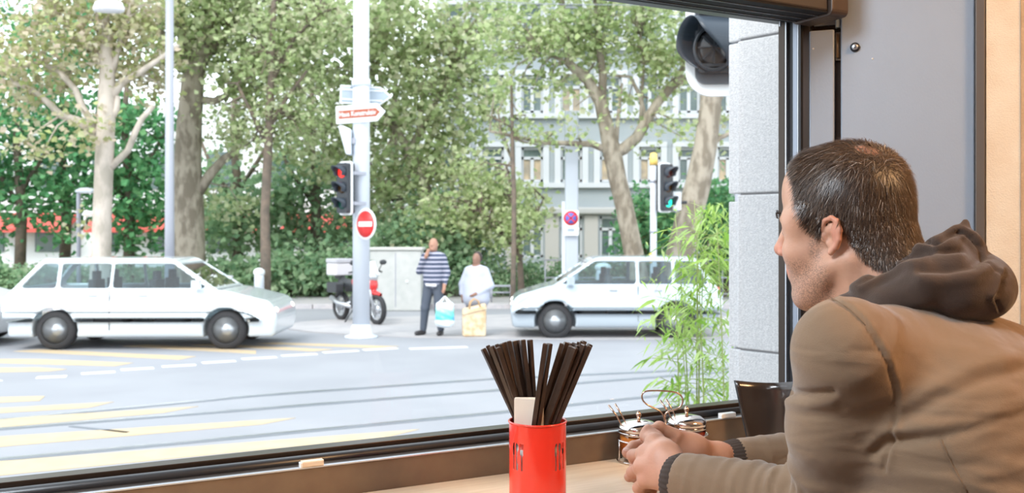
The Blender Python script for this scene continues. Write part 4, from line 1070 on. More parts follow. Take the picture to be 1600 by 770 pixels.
# A pale plane tree, left
tree('pale-barked plane tree with dry pale leaves at the far left', 157, 24.0,
     [(155,480),(158,400),(160,330),(163,250),(166,180),(168,110),(162,50),(156,-30),(150,-120)], [18,15,14,14,14,12,11,9,6],
     [([(152,208),(120,188),(95,180),(75,160),(50,140),(20,128)], 8, 3), ([(150,200),(130,170),(118,140),(95,115),(65,98),(30,105),(-10,100)], 6, 3),
      ([(172,262),(185,250),(200,235),(212,205),(222,185),(240,165)], 6, 4), ([(172,155),(190,130),(215,115),(250,92),(280,70)], 7, 3),
      ([(174,120),(184,80),(192,50),(205,10),(215,-40)], 5, 3), ([(165,90),(120,60),(90,20),(70,-30)], 6, 3), ([(168,190),(182,172),(184,150)], 7, 4)],
     [(60,90,24,95,60,70), (120,30,24,110,60,80), (210,60,24.5,70,80,60), (30,150,24,60,40,22), (230,120,25,45,45,20), (100,-60,24,150,70,80), (115,200,23.4,60,30,14), (70,235,23.4,50,30,9), (130,350,24.5,1,1,1)],
     L_pale, m_barkp, per=24, spread=0.36, size=0.20)
# B big trunk
tree('thick-trunked mottled plane tree behind the slim grey pole', 296, 27.0,
     [(296,470),(296,400),(295,330),(293,260),(296,190),(302,120),(318,60),(335,0),(350,-80)], [27,24,23,21,19,17,12,10,8],
     [([(300,130),(290,70),(278,20),(265,-40)], 13, 6), ([(305,155),(335,158),(352,150),(372,125),(385,110)], 7, 3), ([(310,300),(330,270),(350,248),(372,235)], 9, 5),
      ([(304,120),(300,60),(318,20),(330,-20)], 10, 5), ([(285,110),(270,85),(255,60),(240,10)], 8, 4), ([(312,100),(345,60),(380,30),(420,0)], 8, 4)],
     [(340,60,27,110,80,110), (400,130,27.5,80,60,55), (290,10,27,110,70,90), (440,40,27,100,80,100), (380,-60,27,170,60,110), (370,230,27.5,50,45,14), (350,330,28,45,45,14)],
     L_mid, m_bark, per=28, spread=0.42, size=0.23)
# C slim trunk with airy green crown
tree('slim brown tree trunk standing left of the thick pale pole', 416, 25.0,
     [(415,478),(415,400),(414,330),(418,250),(421,180),(425,90),(428,0),(430,-80)], [8.5,8,7,7,6,5,4,3],
     [([(420,200),(450,150),(480,110)], 4, 2), ([(419,230),(390,170),(370,130)], 4, 2), ([(423,130),(460,60),(500,20)], 4, 2)],
     [(430,110,25,90,90,60), (470,200,25.5,70,60,40), (380,200,25.5,60,50,22), (470,30,25,90,60,50)],
     L_mid, m_barkd, per=26, spread=0.40, size=0.18, name='slim_tree')
# D crown behind the pole
tree('broad plane tree filling the middle behind the thick pole', 640, 29.0,
     [(700,470),(690,400),(675,330),(660,270),(640,235),(610,190),(590,165),(570,120),(560,40)], [10,9,8,8,7,6,5,4,3],
     [([(660,270),(690,278),(720,270),(745,285)], 5, 3), ([(640,235),(670,180),(700,120),(720,60)], 6, 3), ([(690,400),(730,330),(770,290),(800,250)], 5, 2), ([(612,190),(560,200),(520,190)], 4, 2)],
     [(520,100,29,100,90,100), (640,90,29,110,90,130), (620,210,29,100,70,90), (720,160,29,80,80,80), (700,280,28.6,90,70,85), (500,230,29,70,60,50), (600,10,29,200,60,140), (735,40,29,90,70,60), (720,350,28,90,45,50), (600,300,29.5,80,70,60), (795,310,28,50,60,36)],
     L_mid, m_bark, per=28, spread=0.42, size=0.25, dens=0.43)
tree('yellow-green leafy tree between the couple and the grey column', 800, 26.5,
     [(815,470),(813,420),(810,370),(800,310),(795,270)], [6,5,4,3,2],
     [([(812,400),(780,360),(750,330)], 3, 1.5), ([(811,380),(835,340),(850,310)], 3, 1.5)],
     [(780,320,26.5,70,60,50), (820,350,26.3,40,55,34), (740,300,27,60,60,34), (700,340,27,50,50,26)],
     L_brt, m_barkd, per=26, spread=0.32, size=0.19, name='small_tree')
# E thin trunk
tree('very thin straight young tree right of the woman', 802, 23.9,
     [(801,486),(802,430),(803,370),(803,300),(801,240),(800,180),(799,120)], [4.5,4.2,4,3.8,3.2,2.6,2],
     [([(801,215),(820,222),(850,228)], 2, 1), ([(801,200),(780,188),(760,180)], 2, 1), ([(801,260),(780,255),(765,258)], 1.5, 1)],
     [(800,190,24,50,22,12), (790,215,24,60,10,6)], L_brt, m_barkd, per=18, spread=0.25, size=0.15, name='young_tree', z0=0.1)
# F forked plane tree right
tree('forked plane tree in front of the office building', 985, 24.0,
     [(1003,478),(995,420),(985,370),(975,320),(965,280),(957,240),(948,200),(938,160),(915,120),(890,100),(882,50),(875,-20)], [18,16,15,14.5,14,15,12,10,8,7,6,4],
     [([(958,240),(975,232),(995,215),(1012,185),(1028,160),(1050,135),(1075,120)], 11, 6), ([(1028,160),(1060,120),(1080,80),(1095,30)], 6, 3),
      ([(950,235),(925,225),(895,224),(850,223),(800,212),(765,205)], 6, 2), ([(940,165),(942,120),(935,60),(930,0)], 8, 4),
      ([(1000,205),(1003,150),(1006,100),(1000,50)], 3, 2), ([(930,140),(900,115),(880,95),(845,80)], 5, 2), ([(962,232),(966,180),(972,130)], 4, 2), ([(1010,190),(1000,150),(985,120),(960,118)], 4, 2)],
     [(960,50,24,110,50,90), (870,60,24,90,60,80), (1050,60,24,70,60,60), (930,-30,24,200,50,120), (800,60,24.5,60,50,36), (1050,115,24,50,28,18), (900,125,24,60,26,14), (850,215,24,70,12,7), (800,120,24,50,30,12), (1040,200,24,50,50,7), (980,150,24,50,35,9), (920,190,23.8,60,40,8), (1080,190,24,35,40,7)],
     L_brt, m_bark, per=24, spread=0.34, size=0.19)
# G leaning trunk
tree('leaning thick plane trunk near the stone pillar', 1065, 22.0,
     [(1052,475),(1062,400),(1075,345),(1090,290),(1102,230),(1110,170),(1112,110),(1105,40),(1100,-60)], [24,22,21,20,18,17,15,12,9],
     [([(1108,180),(1130,140),(1150,100)], 8, 4), ([(1100,240),(1125,215),(1150,205)], 5, 3)],
     [(1130,60,22,60,60,26), (1125,200,22.4,25,40,7), (1090,-30,22,90,40,40)], L_mid, m_bark, per=24, spread=0.32, size=0.19)
# background trees, dense and dark behind the left ones
for i, (px, py, Y, rx, ry, n, lm, lab) in enumerate([
    (30, 260, 32, 110, 150, 150, L_dark, 'dark green dense tree at the far left behind the pale plane tree'),
    (200, 280, 33, 100, 140, 150, L_dark, 'dark green dense tree between the two left trunks'),
    (100, 90, 34, 160, 140, 130, L_dark, 'dark green crown behind the top of the pale plane tree'),
    (370, 330, 32, 90, 100, 85, L_hedge, 'mid green leafy tree right of the big mottled trunk'),
    (490, 330, 32, 90, 110, 95, L_hedge, 'mid green leafy tree left of the thick pale pole'),
    (620, 330, 33, 90, 100, 90, L_hedge, 'green tree behind the utility cabinet'),
    (560, 150, 35, 170, 130, 85, L_mid, 'tall green tree far behind the thick pale pole')]):
    tree(lab, px, Y, [(px, 440), (px+4, 330), (px-6, 200), (px, 100)], [9, 8, 5, 3], [([(px+2, 300), (px+40, 240), (px+60, 200)], 4, 2), ([(px, 320), (px-40, 260), (px-60, 210)], 4, 2)],
         [(px, py, Y, rx, ry, n)], lm, m_barkd, per=30, spread=0.5, size=0.30, name='dense_tree', twigs=0.25, dens=0.62)
# conifers / dark shrubs right, and hedges
def shrub(name, label, blobs, lm, per, spread, size, base):
    b = P(base[0], 400, base[1]); b.z = 0.06
    th = thing(name, b, label, 'shrub' if name != 'hedge' else 'hedge')
    cl = []
    for bl in blobs: cl += blob(*bl)
    st = MB()
    for c in cl[::4]: st.tube([(b.x + (c[0]-b.x)*0.7, b.y, 0.05), c], [0.03, 0.01], 4, cap=False)
    tag(st.build('stems', m_barkd, th, world=True), kind='stuff')
    V, F = leaf_cloud(cl, per, spread, size); V[:, 2] = np.maximum(V[:, 2], 0.1)
    tag(npmesh('foliage', V, F, lm, th, smooth=False), kind='stuff'); return th
shrub('dark_shrub', 'dark green conifer behind the slim signal pole', [(1015, 370, 27, 42, 60, 70), (1000, 340, 27, 25, 40, 20)], L_dark, 26, 0.3, 0.17, (1015, 27))
shrub('dark_shrub', 'dark green conifer beside the pillar behind the leaning trunk', [(1115, 330, 27, 34, 50, 45), (1150, 380, 27, 60, 60, 50)], L_dark, 26, 0.3, 0.17, (1120, 27))
shrub('green_shrub', 'green bush behind the motorbike and the left cars', [(470, 430, 27.6, 60, 38, 60), (540, 420, 27.6, 50, 40, 45), (380, 440, 27.8, 60, 30, 40)], L_hedge, 30, 0.3, 0.18, (480, 27.6))
shrub('green_shrub', 'green bush right behind the standing couple', [(700, 400, 27.6, 60, 50, 60), (640, 370, 27.8, 60, 40, 40)], L_hedge, 30, 0.3, 0.18, (690, 27.6))
def hedge(label, x0, x1, ytop, Y, dep):
    th = thing('hedge', Vector(((P(x0,0,Y).x+P(x1,0,Y).x)/2, Y, 0.06)), label, 'hedge')
    a, b = P(x0, ytop, Y), P(x1, ytop, Y); n = int((b.x-a.x)*22)
    cl = [(random.uniform(a.x, b.x), Y + random.uniform(-dep, dep), random.uniform(0.25, a.z-0.1)) for _ in range(n)]
    V, F = leaf_cloud(cl, 40, 0.17, 0.12); V[:, 2] = np.maximum(V[:, 2], 0.1)
    st = MB()
    for c in cl[::6]: st.tube([(c[0], Y, 0.05), c], [0.02, 0.01], 4, cap=False)
    tag(st.build('stems', m_barkd, th, world=True), kind='stuff')
    tag(npmesh('foliage', V, F, L_hedge, th, smooth=False), kind='stuff')
hedge('low dark green hedge behind the thin railing at right', 690, 1150, 408, 27.4, 0.45)
hedge('low green hedge behind the left cars', -80, 420, 418, 28.4, 0.5)

# ================================================================== cars
m_tyre = mat('tyre', (0.03, 0.03, 0.033), 0.8); m_rim = mat('alloy_rim', (0.5, 0.52, 0.54), 0.3, 0.8)
m_cglass = glassmat('car_glass', (0.62, 0.75, 0.78), 0.10)
m_seat = mat('grey_car_seat', (0.10, 0.11, 0.12), 0.8)
def hull(V_, planes, k=0.05):
    """smooth intersection of half-spaces; planes: (nx,ny,nz,d) with n.p <= d"""
    X, Y, Z = V_.ax[0][:, None, None], V_.ax[1][None, :, None], V_.ax[2][None, None, :]
    F = None
    for nx, ny, nz, d in planes:
        l = math.sqrt(nx*nx+ny*ny+nz*nz); v = (nx*X+ny*Y+nz*Z-d)/l
        if F is None: F = v + 0*X + 0*Y + 0*Z
        else:
            h = np.clip(0.5 + 0.5*(F-v)/k, 0, 1); F = F*h + v*(1-h) + k*h*(1-h)
    return F
def pl(p, q):   # plane in xz through p,q, outward to the left of p->q reversed (kept side is right)
    nx, nz = -(q[1]-p[1]), (q[0]-p[0]); return (nx, 0, nz, nx*p[0]+nz*p[1])
def car(loc, rz, L, W_, H, body, label, name='car', nose=0.95, back=0.25):
    th = thing(name, loc, label, 'car', rz)
    hl, hw = L/2, W_/2; belt = H*0.66; bz = 0.20
    v = Vol((-hl-0.06, -hw-0.06, 0.1), (hl+0.06, hw+0.06, H+0.06), 0.028)
    # front at +x
    low = hull(v, [(0,0,-1,-bz), pl((-hl+0.05, belt+0.02), (hl-nose, belt+0.01)), pl((hl-nose, belt+0.01), (hl-0.12, belt-0.20)), pl((hl-0.12, belt-0.20), (hl, 0.55)), pl((hl, 0.55), (hl-0.06, bz)),
                   (-1,0,0.06,hl+0.02), (0,1,0.10,hw+0.05), (0,-1,0.10,hw+0.05), (0,1,-0.12,hw-0.02), (0,-1,-0.12,hw-0.02), (0.10,1,0,hw+0.14), (0.10,-1,0,hw+0.14), (-0.06,1,0,hw+0.1), (-0.06,-1,0,hw+0.1)], 0.07)
    ws0, ws1 = (hl-nose, belt), (hl-nose-0.72, H-0.03); rs0, rs1 = (-hl+0.06, belt), (-hl+0.06+back+0.16, H-0.04)
    def gh(i, k):
        return hull(v, [(0,0,1,H-i), pl((ws1[0]-i*1.2, ws1[1]), (ws0[0]-i*1.2, ws0[1])), pl((rs0[0]+i*1.2, rs0[1]), (rs1[0]+i*1.2, rs1[1])), (0,1,0.30,hw-0.05-i+0.30*belt), (0,-1,0.30,hw-0.05-i+0.30*belt), (0,0,-1,-(0.45+i))], k)
    green = gh(0.0, 0.07); F = np.minimum(low, green)
    X, Y, Z = v.ax[0][:, None, None], v.ax[1][None, :, None], v.ax[2][None, None, :]
    F = np.maximum(F, -gh(0.055, 0.05))                                       # cabin
    wz0, wz1 = belt+0.02, H-0.10
    wx0, wx1 = rs0[0], ws0[0]
    slopeF = (ws1[0]-ws0[0])/(ws1[1]-ws0[1]); slopeR = (rs1[0]-rs0[0])/(rs1[1]-rs0[1])
    fr = ws0[0] + slopeF*(Z-belt) - 0.13; re = rs0[0] + slopeR*(Z-belt) + 0.13
    sidewin = np.maximum(np.maximum(X-fr, re-X), np.maximum(wz0-Z, Z-wz1))
    bp = [(ws0[0]+rs0[0])/2 - 0.05, rs0[0]+0.75]
    for b in bp: sidewin = np.maximum(sidewin, 0.035 - np.abs(X-b))
    sidewin = np.maximum(sidewin + 0*Y, hw*0.55-np.abs(Y))
    F = np.maximum(F, -sidewin)
    fwin = np.maximum(np.maximum(np.abs(Y)-(hw-0.17+0.30*(belt-Z)), 0*X), np.maximum(wz0+0.02-Z, Z-wz1+0.01)) ; fwin = np.maximum(fwin, 0.0) + np.minimum(np.maximum(np.abs(Y)-(hw-0.17+0.30*(belt-Z))+0*X, np.maximum(wz0+0.02-Z, Z-wz1+0.01)), 0)
    F = np.maximum(F, -np.maximum(fwin, (np.abs(X-(wx0+wx1)/2)*-1) + (wx1-wx0)/2-0.75))
    for wx in (-hl+0.78, hl-0.82):                                            # wheel arches
        d = np.sqrt((X-wx)**2 + (Z-0.32)**2) - 0.365
        F = np.maximum(F, -np.maximum(d + 0*Y, hw-0.26-np.abs(Y)))
    v.F = F.astype(np.float32); V, Q = v.mesh(); V = smooth_nets(V, Q, 1, 0.5)
    npmesh('body', V, Q, body, th, world=False)
    # glass
    def yy(z): return hw-0.05-0.02-0.30*(z-belt)
    for s_ in (-1, 1):
        z0, z1 = wz0-0.02, wz1+0.02
        pts = [(rs0[0]+slopeR*(z0-belt)+0.09, s_*yy(z0), z0), (ws0[0]+slopeF*(z0-belt)-0.09, s_*yy(z0), z0), (ws0[0]+slopeF*(z1-belt)-0.09, s_*yy(z1), z1), (rs0[0]+slopeR*(z1-belt)+0.09, s_*yy(z1), z1)]
        MB().add(pts, [(0, 1, 2, 3)]).build('side_window', m_cglass, th)
    for (a, b, sl, nm, o_) in ((ws0, ws1, slopeF, 'windscreen', -0.03), (rs0, rs1, slopeR, 'rear_window', 0.03)):
        z0, z1 = wz0, wz1+0.02
        MB().add([(a[0]+sl*(z0-belt)+o_, -yy(z0)+0.08, z0), (a[0]+sl*(z0-belt)+o_, yy(z0)-0.08, z0), (a[0]+sl*(z1-belt)+o_, yy(z1)-0.08, z1), (a[0]+sl*(z1-belt)+o_, -yy(z1)+0.08, z1)], [(0, 1, 2, 3)]).build(nm, m_cglass, th)
    for wx in (-hl+0.78, hl-0.82):
        for s_ in (-1, 1):
            M = Matrix.Translation((wx, s_*(hw-0.13), 0.32)) @ Matrix.Rotation(-s_*math.pi/2, 4, 'X')
            w = MB().lathe([(0.21, -0.1), (0.29, -0.1), (0.32, -0.06), (0.32, 0.06), (0.29, 0.10), (0.22, 0.10)], 28, M, cap=False).build('wheel', m_tyre, th)
            mb = MB().lathe([(0.225, 0.09), (0.21, 0.07), (0.20, 0.02), (0.05, 0.05), (0.0, 0.07)], 28, M)
            for k in range(6):
                mb.box((0.03, -0.02, 0.05), (0.205, 0.02, 0.085), M @ Matrix.Rotation(k*math.pi/3, 4, 'Z'))
            mb.build('rim', m_rim, w)
    for s_ in (-1, 1):
        MB().ball((-hl+0.02, s_*(hw-0.20), belt-0.13), (0.06, 0.17, 0.09), 14, 8).build('tail_light', mat('red_tail_light', (0.75, 0.03, 0.05), 0.25, emit=(0.9, 0.03, 0.06), estr=0.9), th)
        MB().ball((hl-0.12, s_*(hw-0.26), 0.62), (0.10, 0.16, 0.07), 14, 8).build('headlight', mat('headlight_glass', (0.8, 0.8, 0.76), 0.15, emit=(1.0, 0.93, 0.82), estr=1.6), th)
        MB().rbox((ws0[0]-0.36, s_*(hw+0.06)-0.07, belt+0.02), (ws0[0]-0.22, s_*(hw+0.06)+0.07, belt+0.15), 0.03).build('wing_mirror', body, th)
        MB().box((-0.05, s_*(hw-0.012)-0.014, belt-0.11), (0.09, s_*(hw-0.012)+0.014, belt-0.085)).build('door_handle', m_rim, th)
        MB().box((-0.85, s_*(hw-0.012)-0.014, belt-0.11), (-0.71, s_*(hw-0.012)+0.014, belt-0.085)).build('door_handle', m_rim, th)
        MB().box((bp[0]-0.004, s_*(hw+0.002)-0.012, 0.32), (bp[0]+0.004, s_*(hw+0.002)+0.004, belt-0.02)).build('door_gap', m_tyre, th)
    MB().box((-hl-0.03, -0.26, 0.50), (-hl+0.06, 0.26, 0.62)).build('number_plate', m_signw, th)
    for sx_ in (0.35, -0.65):
        for s_ in (-1, 1):
            st = MB().rbox((sx_-0.25, s_*0.38-0.24, 0.4), (sx_+0.25, s_*0.38+0.24, 0.62), 0.06)
            st.rbox((sx_-0.33, s_*0.38-0.22, 0.55), (sx_-0.20, s_*0.38+0.22, 1.12), 0.05); st.rbox((sx_-0.31, s_*0.38-0.11, 1.12), (sx_-0.22, s_*0.38+0.11, H-0.22), 0.04)
            st.build('seat', m_seat, th)
    return th
m_c1 = mat('pale_silver_car_paint', (0.66, 0.71, 0.74), 0.25, 0.25, coat=0.8)
m_c2 = mat('silver_blue_car_paint', (0.46, 0.52, 0.57), 0.25, 0.35, coat=0.8)
m_c3 = mat('white_car_paint', (0.80, 0.82, 0.83), 0.25, 0.0, coat=0.8)
car(Vector((P(250, 0, 16.4).x, 16.4, 0)), math.radians(1), 4.35, 1.76, 1.48, m_c1, 'pale silver estate car on the road in front of the left trees', nose=0.98)
car(Vector((P(-160, 0, 16.6).x, 16.6, 0)), math.radians(-1), 4.2, 1.74, 1.46, m_c3, 'white car cut off by the left edge of the picture', nose=0.95)
car(Vector((P(952, 0, 18.0).x, 17.9, 0)), math.radians(180), 3.75, 1.66, 1.47, m_c2, 'silver blue hatchback with red tail lights at right behind the bamboo', nose=0.8, back=0.15)

# ================================================================== motorbike
YMB = 20.3
b0 = P(560, 500, YMB); b0.z = 0
mo = thing('motorbike', b0, 'red and silver motorbike with a top box parked behind the thick pole', 'motorbike', math.radians(-50))
m_mred = mat('red_fairing', (0.65, 0.03, 0.03), 0.3, coat=0.5); m_msil = mat('silver_bike_metal', (0.55, 0.57, 0.60), 0.3, 0.7); m_mblk = mat('dark_bike_plastic', (0.04, 0.045, 0.05), 0.5)
for x in (-0.72, 0.74):
    M = Matrix.Translation((x, 0, 0.32)) @ Matrix.Rotation(math.pi/2, 4, 'X')
    w = MB().tube([(x+0.265*math.cos(a*math.pi/14), 0, 0.32+0.265*math.sin(a*math.pi/14)) for a in range(28)], 0.055, 8, closed=True).build('wheel', m_tyre, mo)
    r_ = MB().tube([(x+0.215*math.cos(a*math.pi/14), 0, 0.32+0.215*math.sin(a*math.pi/14)) for a in range(28)], 0.018, 6, closed=True)
    for k in range(6): r_.tube([(x, 0, 0.32), (x+0.21*math.cos(k*math.pi/3), 0, 0.32+0.21*math.sin(k*math.pi/3))], 0.014, 6)
    r_.lathe([(0.10, -0.03), (0.10, 0.03)], 16, M); r_.build('rim', m_msil, w)
for s_ in (-1, 1):
    MB().tube([(0.74, s_*0.08, 0.32), (0.48, s_*0.08, 1.0)], [0.03, 0.025], 8).build('fork', m_msil, mo)
    MB().tube([(-0.72, s_*0.09, 0.32), (-0.15, s_*0.10, 0.42)], 0.03, 8).build('swing_arm', m_msil, mo)
    MB().tube([(0.42, s_*0.05, 1.03), (0.38, s_*0.28, 1.10), (0.28, s_*0.40, 1.07)], 0.018, 8).build('handlebar', m_mblk, mo)
    mr = MB().tube([(0.36, s_*0.27, 1.10), (0.40, s_*0.33, 1.24)], 0.010, 6).build('mirror_stalk', m_mblk, mo)
    MB().ball((0.40, s_*0.36, 1.28), (0.03, 0.09, 0.055), 12, 8).build('mirror', m_mblk, mo)
    MB().tube([(-0.05, s_*0.15, 0.34), (-0.55, s_*0.17, 0.40), (-0.85, s_*0.17, 0.50)], [0.04, 0.055, 0.055], 10).build('exhaust', m_msil, mo)
    MB().rbox((-0.80, s_*0.22-0.09, 0.62), (-0.40, s_*0.22+0.09, 0.84), 0.05, None, ax=1).build('pannier', m_mblk, mo)
v = Vol((-0.9, -0.3, 0.2), (0.9, 0.3, 1.3), 0.02)
v.ell((0.12, 0, 0.86), (0.30, 0.16, 0.15), k=0.05).ell((0.40, 0, 0.88), (0.22, 0.17, 0.16), k=0.06).ell((0.55, 0, 0.80), (0.12, 0.12, 0.12), k=0.06).cap((0.62, 0, 0.66), (0.92, 0, 0.63), 0.06, 0.03, 0.03)
V, Q = v.mesh(); npmesh('fairing', V, Q, m_mred, mo, world=False)
v = Vol((-1.0, -0.3, 0.2), (0.9, 0.3, 1.3), 0.02)
v.cap((-0.62, 0, 0.83), (-0.1, 0, 0.80), 0.09, 0.09, 0.05).cap((-0.62, 0, 0.86), (-0.75, 0, 0.86), 0.08, 0.06, 0.05).ell((0.05, 0, 0.48), (0.26, 0.17, 0.20), k=0.05).cap((-0.1, 0, 0.6), (0.3, 0, 0.7), 0.08, 0.08, 0.05)
V, Q = v.mesh(); npmesh('seat_and_engine', V, Q, m_mblk, mo, world=False)
MB().ball((0.56, 0, 0.98), (0.10, 0.12, 0.10), 14, 9).build('headlight', m_msil, mo)
MB().prism([(0.42, 1.02), (0.62, 1.02), (0.46, 1.32), (0.36, 1.33)], -0.14, 0.14, 1).build('windscreen', glassmat('bike_screen', (0.8, 0.85, 0.9), 0.2), mo, bevel=0.02)
tb = MB().rbox((-1.0, -0.22, 0.98), (-0.58, 0.22, 1.24), 0.05).build('top_box', mat('pale_top_box', (0.62, 0.60, 0.62), 0.4), mo, bevel=0.02)
MB().rbox((-1.01, -0.23, 1.245), (-0.57, 0.23, 1.34), 0.05).build('lid', mat('grey_box_lid', (0.45, 0.45, 0.48), 0.4), tb, bevel=0.02)
MB().box((-0.95, -0.03, 0.90), (-0.6, 0.03, 0.98)).build('rack', m_mblk, mo)
MB().box((-0.98, -0.1, 0.62), (-0.96, 0.1, 0.78)).build('number_plate', m_signw, mo)
MB().tube([(0.0, -0.12, 0.3), (-0.1, -0.28, 0.0)], 0.015, 6).build('kickstand', m_mblk, mo)

# ================================================================== couple across the street
def figure(name, label, loc, rz, caps, parts, skin, h=0.014):
    th = thing(name, loc, label, 'person', rz)
    v = Vol((-0.55, -0.5, -0.02), (0.55, 0.5, 1.85), h)
    for c in caps:
        if c[0] == 'e': v.ell(c[1], c[2], k=c[3] if len(c) > 3 else 0.03)
        else: v.cap(c[0], c[1], c[2], c[3], k=c[4] if len(c) > 4 else 0.03)
    V, Q = v.mesh(); V = smooth_nets(V, Q, 1, 0.4); npmesh('body', V, Q, skin, th, world=False)
    for nm, cs, m, hh in parts:
        lo = np.array([9.0]*3); hi = -lo
        for c in cs:
            if c[0] == 'x': continue
            pts = [(c[1], max(c[2]))] if c[0] == 'e' else [(c[0], max(c[2], c[3])), (c[1], max(c[2], c[3]))]
            for p, r in pts: lo = np.minimum(lo, np.array(p)-r-0.03); hi = np.maximum(hi, np.array(p)+r+0.03)
        v = Vol(lo, hi, hh)
        for c in cs:
            if c[0] == 'x': v.ell(c[1], c[2], k=0.01, cut=True)
            elif c[0] == 'e': v.ell(c[1], c[2], k=c[3] if len(c) > 3 else 0.03)
            else: v.cap(c[0], c[1], c[2], c[3], k=c[4] if len(c) > 4 else 0.03)
        V, Q = v.mesh(); V = smooth_nets(V, Q, 1, 0.4); npmesh(nm, V, Q, m, th, world=False)
    return th
def stripes():
    m = bpy.data.materials.new('striped_jumper'); m.use_nodes = True; nt = m.node_tree; b = nt.nodes['Principled BSDF']; b.inputs['Roughness'].default_value = 0.9
    co = nt.nodes.new('ShaderNodeTexCoord'); s_ = nt.nodes.new('ShaderNodeSeparateXYZ'); mu = nt.nodes.new('ShaderNodeMath'); mu.operation = 'MULTIPLY'; mu.inputs[1].default_value = 12.5
    fr = nt.nodes.new('ShaderNodeMath'); fr.operation = 'FRACT'; r = nt.nodes.new('ShaderNodeValToRGB'); r.color_ramp.interpolation = 'CONSTANT'
    r.color_ramp.elements[0].color = (0.055, 0.07, 0.12, 1); r.color_ramp.elements[1].position = 0.62; r.color_ramp.elements[1].color = (0.42, 0.42, 0.50, 1)
    nt.links.new(co.outputs['Object'], s_.inputs[0]); nt.links.new(s_.outputs['Z'], mu.inputs[0]); nt.links.new(mu.outputs[0], fr.inputs[0]); nt.links.new(fr.outputs[0], r.inputs[0]); nt.links.new(r.outputs[0], b.inputs['Base Color']); return m
m_skinA = mat('warm_skin_far', (0.42, 0.22, 0.15), 0.6); m_skinB = mat('brown_skin_far', (0.26, 0.14, 0.10), 0.6)
m_navy = mat('dark_grey_trousers', (0.075, 0.09, 0.12), 0.85); m_shoe = mat('black_shoes', (0.03, 0.028, 0.03), 0.5)
m_shirt = mat('pale_lilac_top', (0.47, 0.50, 0.60), 0.85); m_shirtw = mat('white_collar', (0.75, 0.75, 0.78), 0.8)
YM = 17.6
# man: faces the camera, slightly turned; local -y is forward
sh = 1.44
cap_body = [('e', (0, 0.01, 1.665), (0.078, 0.098, 0.115)), ((0, -0.02, 1.60), (0, 0.0, 1.585), 0.066, 0.06), ((0, 0.02, 1.58), (0, 0.02, 1.46), 0.055, 0.065),
    ('e', (0, -0.105, 1.65), (0.016, 0.022, 0.022)), ('e', (-0.08, 0.01, 1.66), (0.012, 0.022, 0.032), 0.008), ('e', (0.08, 0.01, 1.66), (0.012, 0.022, 0.032), 0.008), ('e', (0, -0.075, 1.575), (0.035, 0.03, 0.03)),
    ((0, 0.02, 1.36), (0, 0.02, 1.0), 0.14, 0.14, 0.05),
    ((-0.18, 0.02, sh), (-0.25, -0.02, 1.17), 0.05, 0.042), ((-0.25, -0.02, 1.17), (-0.08, -0.16, 1.46), 0.042, 0.03), ((-0.08, -0.16, 1.46), (-0.045, -0.15, 1.56), 0.034, 0.03, 0.02),
    ((0.18, 0.02, sh), (0.25, 0.03, 1.15), 0.05, 0.042), ((0.25, 0.03, 1.15), (0.235, -0.06, 0.93), 0.04, 0.03), ((0.235, -0.06, 0.93), (0.235, -0.09, 0.84), 0.034, 0.03, 0.02)]
for i, dx in enumerate((-0.012, 0.006, 0.024)):
    cap_body.append(((-0.055+dx, -0.165, 1.53), (-0.06+dx, -0.13, 1.585), 0.011, 0.009, 0.006)); cap_body.append(((0.22+dx, -0.10, 0.83), (0.215+dx, -0.09, 0.775), 0.011, 0.009, 0.006))
cap_body += [((0.225, -0.075, 0.87), (0.20, -0.11, 0.81), 0.013, 0.010, 0.006), ((-0.06, -0.15, 1.49), (-0.02, -0.15, 1.545), 0.013, 0.010, 0.006),
    ((-0.10, 0.02, 0.95), (-0.15, -0.02, 0.50), 0.085, 0.06), ((-0.15, -0.02, 0.50), (-0.20, 0.02, 0.10), 0.055, 0.04), ((-0.20, 0.03, 0.06), (-0.27, -0.10, 0.035), 0.04, 0.035),
    ((0.10, 0.02, 0.95), (0.11, -0.02, 0.50), 0.085, 0.06), ((0.11, -0.02, 0.50), (0.13, 0.05, 0.10), 0.055, 0.04), ((0.13, 0.05, 0.06), (0.14, -0.09, 0.035), 0.04, 0.035)]
jum = [((-0.07, 0.02, 1.44), (0.07, 0.02, 1.44), 0.10, 0.10, 0.05), ((0, 0.02, 1.36), (0, 0.0, 1.02), 0.165, 0.168, 0.06), ((-0.09, 0.02, 1.34), (-0.07, 0.0, 1.02), 0.11, 0.115, 0.06), ((0.09, 0.02, 1.34), (0.07, 0.0, 1.02), 0.11, 0.115, 0.06),
    ((-0.17, 0.02, sh-0.01), (-0.26, -0.02, 1.17), 0.075, 0.062), ((-0.26, -0.02, 1.17), (-0.12, -0.13, 1.40), 0.06, 0.045), ((0.17, 0.02, sh-0.01), (0.255, 0.03, 1.15), 0.075, 0.062), ((0.255, 0.03, 1.15), (0.24, -0.05, 0.96), 0.058, 0.042)]
trs = [((-0.07, 0.02, 0.98), (0.07, 0.02, 0.98), 0.125, 0.125, 0.05), ((-0.09, 0.02, 0.93), (-0.15, -0.02, 0.50), 0.105, 0.082), ((-0.15, -0.02, 0.50), (-0.20, 0.02, 0.11), 0.08, 0.062), ((0.09, 0.02, 0.93), (0.11, -0.02, 0.50), 0.105, 0.082), ((0.11, -0.02, 0.50), (0.13, 0.05, 0.11), 0.08, 0.062)]
shs = [((-0.20, 0.04, 0.05), (-0.28, -0.12, 0.04), 0.05, 0.042), ((0.13, 0.06, 0.05), (0.14, -0.11, 0.04), 0.05, 0.042)]
mp_ = P(677, 527, YM); mp_.z = 0.02
